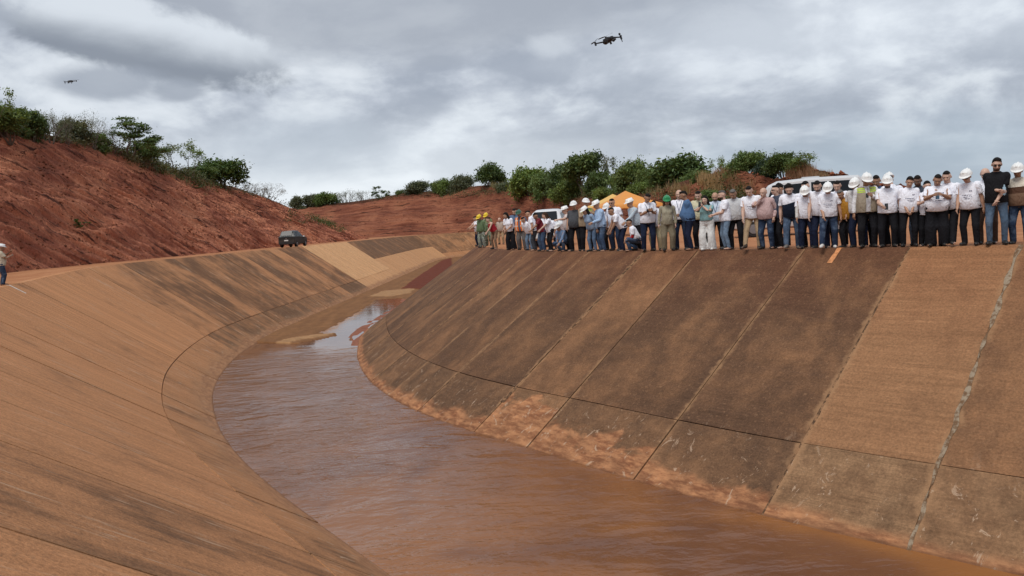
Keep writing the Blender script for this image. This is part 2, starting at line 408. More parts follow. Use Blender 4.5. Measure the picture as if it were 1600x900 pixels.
bright_ids = []
for k in range(len(LJ) - 1):
    mid = (LJ[k] + LJ[k + 1]) // 2; top = bank_pt(LB, mid, LB.len)
    u, v = proj(top) if top[1] > 1 else (-999, 0)
    dk = left_dark(LB.T[mid][1])
    upc = (dk, 0, 0); loc = (min(dk + 0.08, 1), 0.12, 0.15)
    if top[1] > 60 and 478 < u < 545: upc = (0.0, 1.7, 0); loc = (0.0, 1.5, 0.3); bright_ids.append((u, v))
    elif top[1] > 80 and 545 <= u < 650: upc = (0.66, 0.1, 0); loc = (0.05, 1.4, 0.3)
    elif LB.T[mid][0] > -12.8 and LB.T[mid][1] > 120: upc = (0.45, 0.25, 0); loc = (0.15, 0.1, 0.2)
    if top[1] > 80 and 545 <= u < 650:
        panel(LB, lining_l, LJ[k], LJ[k + 1], -0.6, 4.2, False, CM_L, loc, False); panel(LB, lining_l, LJ[k], LJ[k + 1], 4.2, LB.len, True, CM_L, upc, False)
    else:
        panel(LB, lining_l, LJ[k], LJ[k + 1], -0.6, T_JOINT, False, CM_L, loc, False)
        panel(LB, lining_l, LJ[k], LJ[k + 1], T_JOINT, LB.len, True, CM_L, upc, False)
    seal(LB, lining_l, LJ[k], -0.3, LB.len, 0.03, -0.02, SEAL_DARK if k % 3 else SEAL_SAND, False)

# ------------------------------------------------------------------ water
def water_mat():
    h = new_mat('muddy_water'); P = h.pos()
    a = h.noise(h.scale(P, (1, 1, 1)), 0.35, 4, 0.6, 0.6)
    near = h.mr(h.sep(P)[1], 27, 11)                      # patches turn more orange towards the near end
    c = h.mix(h.mr(a, 0.35, 0.65), (0.15, 0.062, 0.030), (0.19, 0.08, 0.037))
    c = h.mix(h.math('MULTIPLY', h.mr(h.noise(P, 0.22, 3, 0.5, 1.0), 0.4, 0.62), near), c, (0.28, 0.112, 0.035))
    rot = h.new('ShaderNodeMapping', {'Vector': P, 'Rotation': (0, 0, math.radians(-30)), 'Scale': (0.75, 1.45, 1)}).outputs[0]
    w0 = h.noise(rot, 0.5, 3, 0.45, 1.0); w1 = h.noise(rot, 1.5, 4, 0.5, 0.7); w2 = h.noise(rot, 4.2, 3, 0.5, 0.3); w3 = h.noise(P, 13, 3, 0.6)
    gust = h.mr(h.noise(P, 0.28, 3), 0.35, 0.65, 0.5, 1.3)
    hgt = h.math('ADD', h.math('MULTIPLY', w0, 0.9), h.math('MULTIPLY', gust, h.math('ADD', h.math('MULTIPLY', w1, 0.55), h.math('ADD', h.math('MULTIPLY', w2, 0.2), h.math('MULTIPLY', w3, 0.05)))))
    calm = h.mr(h.sep(P)[1], 43, 36)                      # the pools beyond the sill lie still
    bp = h.new('ShaderNodeBump', {'Height': hgt, 'Strength': h.math('ADD', 0.02, h.math('MULTIPLY', calm, 0.50)), 'Distance': 0.22}).outputs[0]
    return finish(h, c, h.math('ADD', 0.03, h.math('MULTIPLY', calm, 0.05)), bp, h.math('SUBTRACT', 0.5, h.math('MULTIPLY', calm, 0.16)))
WM = water_mat()
def strip_between(i_list, z_fn, ncross, name, mat, over=0.0, kind='structure', flip=False):
    V = []
    return V
# pair left and right toes by matching fraction between anchor stations
def station(b, y0=None, idx=None): pass
aL = [0, near_idx(LB, 610, 900), near_idx(LB, 345, 670), near_idx(LB, 333, 610), near_idx(LB, 350, 565), near_idx(LB, 385, 537), int(s_at_y(LB, 80)), int(s_at_y(LB, 140)), LB.n - 1]
aR = [0, near_idx(RB, 1180, 800), near_idx(RB, 640, 640), near_idx(RB, 585, 600), near_idx(RB, 560, 570), near_idx(RB, 552, 541), int(s_at_y(RB, 79)), int(s_at_y(RB, 138)), RB.n - 1]
def pair(f):
    """f in stations -> toe points left and right"""
    k = np.arange(len(aL)); l = np.interp(f, k, aL); r = np.interp(f, k, aR)
    tl = np.array([np.interp(l, np.arange(LB.n), LB.T[:, j]) for j in (0, 1)]); tr = np.array([np.interp(r, np.arange(RB.n), RB.T[:, j]) for j in (0, 1)])
    return tl, tr
SILL = 5.0
V = []; nW = 140
for f in np.linspace(0, 6.6, nW):
    tl, tr = pair(f); e = (tr - tl) / np.linalg.norm(tr - tl)
    for q in np.linspace(0, 1, 13):
        p = (tl - e * 0.8) * (1 - q) + (tr + e * 0.8) * q
        z = WZ + 0.012 * mnoise.noise((p[0] * 0.9, p[1] * 0.9, 0)); V.append((p[0], p[1], z))
link('canal_water', V, grid_faces(nW, 13, True), WM, None, True, 'structure')

# canal bed beyond the flooded reach: mud banks, sand bars and pools
def poly_in(poly, x, y):
    c = False; n = len(poly)
    for i in range(n):
        x1, y1 = poly[i]; x2, y2 = poly[i - 1]
        if (y1 > y) != (y2 > y) and x < (x2 - x1) * (y - y1) / (y2 - y1) + x1: c = not c
    return c
def plan(px): return [tuple(at_z(u, v, WZ)[:2]) for u, v in px]
POOL = [plan([(448, 549), (466, 537), (505, 529), (528, 524), (497, 520), (520, 510), (545, 497), (575, 478), (588, 468), (628, 466), (622, 476), (600, 488), (575, 503), (556, 515), (545, 530), (548, 547)])]
BAR = [plan([(425, 538), (450, 530), (490, 524), (528, 521), (505, 527), (470, 532), (440, 540)]), plan([(575, 464), (600, 455), (650, 451), (640, 459), (610, 464)])]
REDSOIL = [plan([(628, 452), (655, 432), (690, 408), (705, 404), (706, 415), (680, 440), (660, 453)])]
FRINGE = [plan([(545, 547), (552, 515), (580, 500), (625, 468), (640, 470), (560, 545)])]
V = []; C = []; nA, nC = 420, 36
for f in SILL - 0.08 + (np.linspace(0, 1, nA) ** 1.35) * (8 - SILL + 0.08):
    tl, tr = pair(f); e = tr - tl; L = np.linalg.norm(e); e /= L
    for q in np.linspace(0, 1, nC):
        p = (tl - e * 0.25) * (1 - q) + (tr + e * 0.25) * q
        x, y = p; jx = 0.35 * mnoise.noise((x * 1.3, y * 0.5, 2)); jy = 1.2 * mnoise.noise((x * 1.7, y * 0.4, 7))
        hgt = 0.035 + 0.02 * mnoise.noise((x * 0.9, y * 0.25, 3)) + 0.16 * max(0, 0.30 - q) ; col = (0.215, 0.108, 0.05)
        k = 0.5 + 0.5 * mnoise.noise((x * 2.0, y * 0.3, 11))
        col = tuple(a * (1 - k) + b * k for a, b in zip((0.25, 0.122, 0.052), (0.165, 0.078, 0.036)))
        if any(poly_in(P_, x + jx, y + jy) for P_ in FRINGE): col = (0.25, 0.10, 0.062); hgt = 0.004 + 0.022 * mnoise.noise((x * 3, y * 0.7, 5))
        if any(poly_in(P_, x + jx * 0.6, y + jy * 0.6) for P_ in POOL): hgt = -0.06; col = (0.16, 0.07, 0.04)
        if any(poly_in(P_, x, y) for P_ in BAR): hgt = 0.07 + 0.01 * mnoise.noise((x * 4, y, 0)); col = (0.34, 0.19, 0.092)
        if any(poly_in(P_, x + jx * .4, y) for P_ in REDSOIL): hgt = 0.14 + 0.05 * mnoise.noise((x * 1.5, y * 0.6, 0)); col = (0.135, 0.036, 0.02)
        if f < SILL: hgt = -0.5
        V.append((x, y, WZ + hgt)); C.append(col)
h = new_mat('canal_bed_mud'); P = h.pos(); n = h.noise(P, 3, 6, 0.65); a = h.new('ShaderNodeVertexColor', layer_name='soil').outputs[0]
hs = h.new('ShaderNodeHueSaturation', {'Color': a, 'Value': h.mr(n, 0.3, 0.7, 0.75, 1.25, False)}).outputs[0]
bm_ = finish(h, hs, 0.85, h.bump(n, 0.5, 0.03), 0.1)
o = link('canal_bed', V, grid_faces(nA, nC, True), bm_, None, True, 'structure'); set_col(o.data, 'soil', C)
V = []
for f in np.linspace(0, 8, 60):
    tl, tr = pair(f); e = (tr - tl) / np.linalg.norm(tr - tl)
    for p in (tl - e * 2, tr + e * 2): V.append((p[0], p[1], WZ - 0.75))
o = link('canal_floor', V, grid_faces(60, 2, True), bm_, None, False, 'structure'); set_col(o.data, 'soil', [(0.2, 0.1, 0.05)] * len(V))

# ------------------------------------------------------------------ ground
def dirt_mat():
    h = new_mat('orange_dirt'); P = h.pos()
    a = h.noise(P, 0.5, 6, 0.6); b = h.noise(P, 5, 5, 0.65); c3 = h.noise(P, 40, 2)
    c = h.mix(h.mr(a, 0.35, 0.65), (0.44, 0.205, 0.098), (0.36, 0.15, 0.068))
    c = h.mix(h.math('MULTIPLY', h.mr(b, 0.55, 0.7), 0.5), c, (0.25, 0.085, 0.04))
    dist = h.new('ShaderNodeVectorMath', {0: P}, operation='LENGTH').outputs['Value']
    far = h.mr(dist, 140, 330)
    c = h.mix(far, c, h.mix(h.mr(h.noise(P, 0.03, 5), 0.4, 0.6), (0.05, 0.065, 0.025), (0.11, 0.09, 0.04)))
    hg = h.math('ADD', b, h.math('MULTIPLY', c3, 0.3))
    return finish(h, c, 0.95, h.bump(hg, 0.6, 0.05), 0.15)
DIRT = dirt_mat()
lipL = [bank_pt(LB, i, LB.len + LIP - 0.02) for i in list(range(0, LB.n, 12)) + [LB.n - 1]]
lipR = [bank_pt(RB, i, RB.len + LIP - 0.02) for i in list(range(0, RB.n, 12)) + [RB.n - 1]]
outl = [(p[0], p[1]) for p in lipL] + [(p[0], p[1]) for p in lipR[::-1]]
zmap = {}
for p in lipL + lipR: zmap[(round(p[0], 3), round(p[1], 3))] = p[2] - 0.012
def ground_z(x, y):
    side = smoothstep(4, -12, x - 0.0) if y < 150 else 1.0
    # left berm a little higher beyond the bend
    left = 1.0 if x < -13 else 0.0
    return float(0.3 * smoothstep(31, 43, y) * left) - 0.02
pts = [Vector(p) for p in outl]; no = len(pts)
edges = [(i, (i + 1) % no) for i in range(no)]
R_ = 6000
for p in ((-R_, -R_), (R_, -R_), (R_, R_), (-R_, R_)): pts.append(Vector(p))
edges += [(no, no + 1), (no + 1, no + 2), (no + 2, no + 3), (no + 3, no)]
rr = np.random.default_rng(5)
for _ in range(2600):
    r = 6 + 260 * rr.random() ** 1.6; th = rr.uniform(-0.9, 0.9)
    pts.append(Vector((r * math.sin(th), r * math.cos(th) - 4)))
for y in np.arange(26, 150, 2.0):
    for dx in (-22, -24.5, -27, -30): pts.append(Vector((dx, y)))
vo, eo, fo, *_ = delaunay_2d_cdt(pts, edges, [], 0, 1e-4)
outl_np = np.array(outl)
def in_canal(x, y): return poly_in(outl, x, y)
F = []
for f in fo:
    c = sum((vo[i] for i in f), Vector((0, 0))) / len(f)
    if not (abs(c.x) < 120 and -30 < c.y < 220 and in_canal(c.x, c.y)): F.append(tuple(f))
V = []
for p in vo:
    z = zmap.get((round(p.x, 3), round(p.y, 3)))
    if z is None:
        z = ground_z(p.x, p.y) + (0.035 * mnoise.noise((p.x * 0.35, p.y * 0.35, 0)) if abs(p.x) < 300 and abs(p.y) < 400 else 0)
    V.append((p.x, p.y, z))
used = sorted({i for f in F for i in f}); rm = {a: b for b, a in enumerate(used)}
link('ground', [V[i] for i in used], [tuple(rm[i] for i in f) for f in F], DIRT, None, False, 'structure')

# ------------------------------------------------------------------ red cut slopes
def soil_mat(name, slant, fa, fp, val=0.9):
    """slant: metres down per metre along for the digger's tooth marks; fa, fp: noise frequency along and across them"""
    h = new_mat(name); uv = h.uv('slope'); s_, t_, _ = h.sep(uv)[0:3]; P3 = h.pos()
    big = h.noise(uv, 0.09, 5, 0.6)
    nl = math.hypot(1, slant)
    al = h.math('SUBTRACT', h.math('MULTIPLY', s_, 1 / nl), h.math('MULTIPLY', t_, slant / nl)); pe = h.math('ADD', h.math('MULTIPLY', s_, slant / nl), h.math('MULTIPLY', t_, 1 / nl))
    st = h.noise(h.comb(h.math('MULTIPLY', al, fa), h.math('MULTIPLY', pe, fp), 0.0), 1.0, 7, 0.66, 0.5)
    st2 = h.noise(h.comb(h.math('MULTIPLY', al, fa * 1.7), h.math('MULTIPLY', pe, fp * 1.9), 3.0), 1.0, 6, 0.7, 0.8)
    md = h.noise(P3, 1.3, 6, 0.65); fn = h.noise(P3, 7, 4, 0.7)
    c = h.mix(h.mr(h.math('ADD', h.math('MULTIPLY', st, 0.6), h.math('MULTIPLY', big, 0.4)), 0.40, 0.60), (0.19, 0.056, 0.030), (0.36, 0.124, 0.060))
    c = h.mix(h.math('MULTIPLY', h.mr(big, 0.50, 0.66), 0.55), c, (0.42, 0.165, 0.08))
    c = h.mix(h.math('MULTIPLY', h.mr(st2, 0.56, 0.62), 0.9), c, (0.05, 0.02, 0.014))  # shade inside the cracks, painted into the soil colour as dark stripes
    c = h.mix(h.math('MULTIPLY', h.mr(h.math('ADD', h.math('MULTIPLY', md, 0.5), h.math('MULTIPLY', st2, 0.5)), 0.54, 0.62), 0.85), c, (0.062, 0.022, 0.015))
    top = h.attr('topsoil', 'Fac')
    c = h.mix(h.math('MULTIPLY', h.mr(h.math('ADD', top, h.math('MULTIPLY', h.math('SUBTRACT', md, 0.5), 0.7)), 0.3, 0.75), 0.85), c, h.mix(h.mr(fn, 0.4, 0.6), (0.075, 0.028, 0.017), (0.125, 0.05, 0.026)))
    v = h.mr(fn, 0.25, 0.75, 0.62 * val, 1.38 * val, False)
    c = h.new('ShaderNodeHueSaturation', {'Color': c, 'Value': v, 'Saturation': 0.95}).outputs[0]
    hg = h.math('ADD', h.math('MULTIPLY', st2, 1.0), h.math('ADD', h.math('MULTIPLY', fn, 0.35), h.math('MULTIPLY', md, 0.6)))
    return finish(h, c, 0.95, h.bump(hg, 0.9, 0.28), 0.12)
def param_curve(P, n):
    P = np.asarray(P, float); m = len(P); out = []
    for x in np.linspace(0, m - 1, n):
        i = min(int(x), m - 2); t = x - i
        p0 = P[max(i - 1, 0)]; p1 = P[i]; p2 = P[i + 1]; p3 = P[min(i + 2, m - 1)]
        out.append(0.5 * ((2 * p1) + (p2 - p0) * t + (2 * p0 - 5 * p1 + 4 * p2 - p3) * t * t + (3 * p1 - p0 - 3 * p2 + p3) * t ** 3))
    return np.array(out)
def hill(name, base, crest, mat, ns, nt, fn_disp, prof, back=40.0, backdrop=2.5, paired=False):
    """ruled cut face between base and crest lines (plan points with heights), then the natural ground behind it"""
    if paired: B = param_curve(base, ns); Cc = param_curve(crest, ns)
    else:
        B = resample(base, 0.25); Cc = resample(crest, 0.25)
        B = np.stack([np.interp(np.linspace(0, 1, ns), np.linspace(0, 1, len(B)), B[:, k]) for k in range(3)], 1)
        Cc = np.stack([np.interp(np.linspace(0, 1, ns), np.linspace(0, 1, len(Cc)), Cc[:, k]) for k in range(3)], 1)
    S = np.r_[0, np.cumsum(np.linalg.norm(np.diff((B + Cc) / 2, axis=0), axis=1))]
    V = []; UV = []; TOP = []
    for i in range(ns):
        b, c = B[i], Cc[i]; run = c - b; Lh = np.linalg.norm(run); hd = np.array([run[0], run[1]]) / max(1e-6, np.hypot(run[0], run[1]))
        nrm = np.array([-hd[0], -hd[1], 0.9]); nrm /= np.linalg.norm(nrm)
        for j in range(nt):
            t = j / (nt - 1); p = b + run * t; p = p + np.array([0, 0, run[2] * prof(t)])
            dsp = fn_disp(S[i], t * Lh, t) * min(1, (1 - t) * 10 + 0.25)
            p = p + nrm * dsp
            V.append(p); UV.append((S[i], t * Lh)); TOP.append(max(0, (t - 0.8) / 0.2))
        rd_ = np.array([c[0], c[1]]) / math.hypot(c[0], c[1])
        for q in (0.05, 0.15, 0.4, 1.0):
            dd_ = back * q
            z = c[2] + (0.5 * math.sin(min(q, .3) * 5)) - backdrop * q + 0.25 * mnoise.noise((S[i] * 0.2, q * 5, 0))
            V.append((c[0] + rd_[0] * dd_, c[1] + rd_[1] * dd_, z)); UV.append((S[i], Lh + dd_)); TOP.append(1.0)
        V.append((c[0] + rd_[0] * back * 1.5, c[1] + rd_[1] * back * 1.5, -3)); UV.append((S[i], Lh + back * 2)); TOP.append(1.0)
    nc = nt + 5
    o = link(name, V, grid_faces(ns, nc, True), mat, None, True, 'structure')
    set_uv(o.data, 'slope', UV)
    a = o.data.attributes.new('topsoil', 'FLOAT', 'POINT'); a.data.foreach_set('value', TOP)
    return o
def disp_left(s, h, t):
    al = 0.876 * s - 0.482 * h; pe = 0.482 * s + 0.876 * h
    g = mnoise.noise((al * 0.16, pe * 0.75, 1.0)); g2 = mnoise.noise((al * 0.3, pe * 1.9, 4.0)); g3 = mnoise.noise((s * 0.12, h * 0.2, 9.0))
    r = -abs(mnoise.noise((al * 0.13, pe * 0.9, 14.0)))
    tooth = abs(mnoise.noise((al * 0.10, pe * 1.3, 22.0))) * (0.4 + 0.8 * abs(mnoise.noise((s * 0.15, h * 0.2, 30))))
    ph = pe * 3.6 + 1.6 * mnoise.noise((al * 0.07, pe * 0.35, 40)) + 0.9 * mnoise.noise((al * 0.3, pe * 0.8, 44)); gm = max(0.0, 0.45 + 1.1 * mnoise.noise((s * 0.09, h * 0.13, 50)))
    groove = (1 - abs(math.sin(ph))) ** 3 * gm
    ledge = max(0, mnoise.noise((s * 0.05, h * 0.55, 60))) * 0.5
    return ledge - 0.62 * groove + 0.22 * g + 0.18 * g2 + 0.4 * g3 + 0.45 * r - 0.9 * tooth + 0.12 * mnoise.noise((s * 2.2, h * 2.2, 3))
def disp_far(s, h, t):
    return 0.5 * mnoise.noise((s * 0.10, h * 0.45, 1.0)) + 0.45 * mnoise.noise((s * 0.35, h * 1.1, 4.0)) + 0.6 * mnoise.noise((s * 0.05, h * 0.15, 8.0)) + 0.2 * mnoise.noise((s * 0.9, h * 1.8, 2)) - 0.35 * abs(mnoise.noise((s * 0.08, h * 0.8, 31)))
def pts3(lst, zfix=None):
    out = []
    for (u, v, d_) in lst:
        p = at_d(u, v, d_); out.append((p.x, p.y, p.z if zfix is None else zfix))
    return out
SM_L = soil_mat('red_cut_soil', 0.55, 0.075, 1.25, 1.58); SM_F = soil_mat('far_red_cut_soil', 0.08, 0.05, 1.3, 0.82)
Lbase = [(-27, 8, -.35), (-25.5, 20, -.35), (-24.6, 31, -.25), (-25.0, 38, -.1), (-26.0, 46, 0), (-26.5, 62, 0), (-26.5, 85, 0), (-26.3, 110, 0), (-26.2, 135, 0), (-27, 158, 0), (-34, 185, 0)]
Lcrest = pts3([(-420, 175, 36), (-160, 182, 44), (0, 198, 54), (100, 214, 64), (200, 237, 76), (262, 258, 88), (330, 281, 102), (400, 303, 122), (450, 324, 142), (495, 347, 158), (545, 366, 182)])
Lcrest[0] = (Lcrest[0][0], Lcrest[0][1], Lcrest[0][2])
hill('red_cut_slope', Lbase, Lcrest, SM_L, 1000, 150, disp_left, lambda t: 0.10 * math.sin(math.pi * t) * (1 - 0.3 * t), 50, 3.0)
FP = [((425, 336, 246), (-75, 205)), ((470, 322, 240), (-62, 204)), ((545, 316, 234), (-46, 202)), ((640, 301, 226), (-26, 198)), ((700, 298, 220), (-14, 194)), ((765, 289, 205), (-2, 184)),
      ((850, 302, 172), (8, 158)), ((930, 302, 140), (14, 122)), ((1010, 300, 114), (18, 96)), ((1090, 276, 98), (21, 84)), ((1150, 268, 88), (24, 75)), ((1210, 280, 80), (27, 68)), ((1260, 264, 76), (30, 64)), ((1320, 277, 70), (34, 60)), ((1390, 306, 66), (38, 58))]
Fcrest = pts3([p for p, _ in FP]); Fbase = [(x, y, -.3) for _, (x, y) in FP]
def far_prof(t): return 0.10 * math.sin(math.pi * t) + (0.06 if 0.62 < t < 0.7 else 0)
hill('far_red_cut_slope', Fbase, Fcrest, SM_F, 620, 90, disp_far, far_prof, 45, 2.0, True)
# ------------------------------------------------------------------ vegetation
def leaf_mat():
    h = new_mat('leaves'); oi = h.new('ShaderNodeObjectInfo').outputs['Color']; a = h.new('ShaderNodeVertexColor', layer_name='leaf').outputs[0]
    c = h.mix(1.0, oi, a, 'MULTIPLY')
    h.put(h.b.inputs['Base Color'], c); h.b.inputs['Roughness'].default_value = 0.55; h.b.inputs['Specular IOR Level'].default_value = 0.25
    tr = h.new('ShaderNodeBsdfTranslucent', {'Color': h.mix(1.0, c, (1.25, 1.3, 0.7), 'MULTIPLY')})
    mx = h.new('ShaderNodeMixShader', {0: 0.28}); h.l.new(h.b.outputs[0], mx.inputs[1]); h.l.new(tr.outputs[0], mx.inputs[2])
    h.l.new(mx.outputs[0], h.n['Material Output'].inputs['Surface'])
    return h.m
LEAF = leaf_mat()
def bark_mat():
    h = new_mat('bark'); oi = h.new('ShaderNodeObjectInfo').outputs['Color']; n = h.noise(h.pos(), 9, 4, 0.7)
    return finish(h, h.mix(1.0, h.mix(n, (0.6, 0.6, 0.6), (1.3, 1.3, 1.3)), oi, 'MULTIPLY'), 0.9, h.bump(n, 0.6, 0.02), 0.1)
BARK = bark_mat()
def tube(V, F, p0, p1, r0, r1, n=4):
    d = (p1 - p0).normalized(); a = d.orthogonal().normalized(); b = d.cross(a); o = len(V)
    for p, r in ((p0, r0), (p1, r1)):
        for k in range(n): V.append(p + (a * math.cos(2 * math.pi * k / n) + b * math.sin(2 * math.pi * k / n)) * r)
    for k in range(n): F.append((o + k, o + (k + 1) % n, o + n + (k + 1) % n, o + n + k))
def branch(rng, V, F, tips, p, d, L, r, depth, spread, up, fork=(2, 3), n=4):
    q = p; segs = 2
    for s in range(segs):
        d2 = (d + Vector((rng.uniform(-1, 1), rng.uniform(-1, 1), rng.uniform(-1, 1))) * 0.22 + Vector((0, 0, up))).normalized()
        q2 = q + d2 * L / segs; r2 = r * 0.82; tube(V, F, q, q2, r, r2, n if depth > 0 else 3); q, d, r = q2, d2, r2
    if depth == 0: tips.append(q); return
    if depth <= 2: tips.append(q)
    for k in range(rng.randint(*fork)):
        a = d.orthogonal().normalized(); a.rotate(Matrix.Rotation(rng.uniform(0, 6.28), 3, d))
        branch(rng, V, F, tips, q, (d + a * spread * rng.uniform(0.6, 1.2)).normalized(), L * rng.uniform(0.62, 0.82), r * 0.68, depth - 1, spread, up, fork, n)
TREES = {}
def make_tree(kind, seed):
    """returns trunk mesh and crown mesh, about 1 m tall and its natural width; scaled on placing"""
    rng = random.Random(seed); V = []; F = []; tips = []
    P = dict(round=(2, 0.15, 0.026, 4, 0.95, 0.03, 0.25), umbrella=(3, 0.30, 0.024, 4, 0.85, -0.01, 0.45), bushy=(6, 0.20, 0.014, 3, 0.7, 0.05, 0.5), sparse=(2, 0.30, 0.016, 3, 0.65, 0.08, 0.25),
             bare=(9, 0.26, 0.015, 4, 0.5, 0.05, 0.6), tall=(2, 0.22, 0.022, 4, 0.6, 0.09, 0.12))[kind]
    ns, L, r, dep, spread, up, lean = P
    for k in range(ns):
        a = 6.28 * k / ns + rng.uniform(-0.4, 0.4); d = Vector((math.cos(a) * lean, math.sin(a) * lean, 1)).normalized()
        branch(rng, V, F, tips, Vector((math.cos(a) * 0.02, math.sin(a) * 0.02, -0.04)), d, L * rng.uniform(0.85, 1.15), r, dep, spread, up, (2, 3) if kind != 'bare' else (2, 3))
    zt = max(t.z for t in tips)
    LV = []; LF = []; LC = []
    nl = dict(round=62, umbrella=44, bushy=80, sparse=22, bare=3, tall=62)[kind]; cr = dict(round=0.095, umbrella=0.08, bushy=0.11, sparse=0.075, bare=0.05, tall=0.075)[kind]
    ls = dict(round=0.024, umbrella=0.023, bushy=0.027, sparse=0.025, bare=0.014, tall=0.028)[kind]
    maxl = 11000
    if len(tips) * nl > maxl: rng.shuffle(tips); tips = tips[:maxl // nl]
    cz = sum(t.z for t in tips) / len(tips)
    for t in tips:
        shade = rng.uniform(0.6, 1.3); hue = rng.uniform(-0.12, 0.12)
        for q in range(max(1, int(nl * rng.uniform(0.5, 1.4)))):
            v = Vector((rng.gauss(0, 1), rng.gauss(0, 1), rng.gauss(0, 0.6))) * cr * 0.62
            if kind == 'umbrella': v.z *= 0.45
            c = t + v; nrm = Vector((rng.gauss(0, 0.7), rng.gauss(0, 0.7), 1)).normalized(); a = nrm.orthogonal().normalized(); a.rotate(Matrix.Rotation(rng.uniform(0, 6.28), 3, nrm)); b = nrm.cross(a)
            s = ls * rng.uniform(0.6, 1.3); o = len(LV)
            LV += [c - a * s, c + b * s * 0.45, c + a * s, c - b * s * 0.45]; LF.append((o, o + 1, o + 2, o + 3))
            g = shade * rng.uniform(0.75, 1.25); LC += [(g * (1 + hue), g, g * (1 - hue))] * 4
    allp = V + LV; zs = max(p.z for p in allp); wx = max(abs(p.x) for p in allp); wy = max(abs(p.y) for p in allp)
    tm = bpy.data.meshes.new('trunk'); tm.from_pydata([tuple(v / zs) for v in V], [], F); tm.materials.append(BARK)
    cm = bpy.data.meshes.new('crown'); cm.from_pydata([tuple(v / zs) for v in LV], [], LF); cm.materials.append(LEAF); set_col(cm, 'leaf', LC)
    return tm, cm, (wx + wy) / zs
def tree(kind, variant, name, u, vb, vt, wpx, d, col, label, group=None, cat='tree', bark=(0.10, 0.075, 0.055), lift=0.0):
    k = (kind, variant)
    if k not in TREES: TREES[k] = make_tree(kind, 100 + 17 * variant + sum(map(ord, kind)))
    tm, cm, w0 = TREES[k]
    base = at_d(u, vb, d); top = at_d(u, vt, d)
    base.z -= lift
    H = (top.z - base.z); W = wpx * 1.22 * d / FPX
    o = empty(name, base, random.uniform(0, 6.28)); o.scale = (W / w0, W / w0, H)
    t = bpy.data.objects.new('trunk', tm); COL.objects.link(t); t.parent = o; t.color = (*bark, 1)
    c = bpy.data.objects.new('crown', cm); COL.objects.link(c); c.parent = o; c.color = (*col, 1)
    tag(o, label, cat, group); return o
DK = (0.095, 0.138, 0.046); MD = (0.135, 0.185, 0.058); BR = (0.165, 0.22, 0.062); GY = (0.13, 0.142, 0.082); PALE = (0.15, 0.185, 0.065); BRN = (0.12, 0.09, 0.06); BLU = (0.035, 0.058, 0.035)
GB = (0.15, 0.125, 0.105)
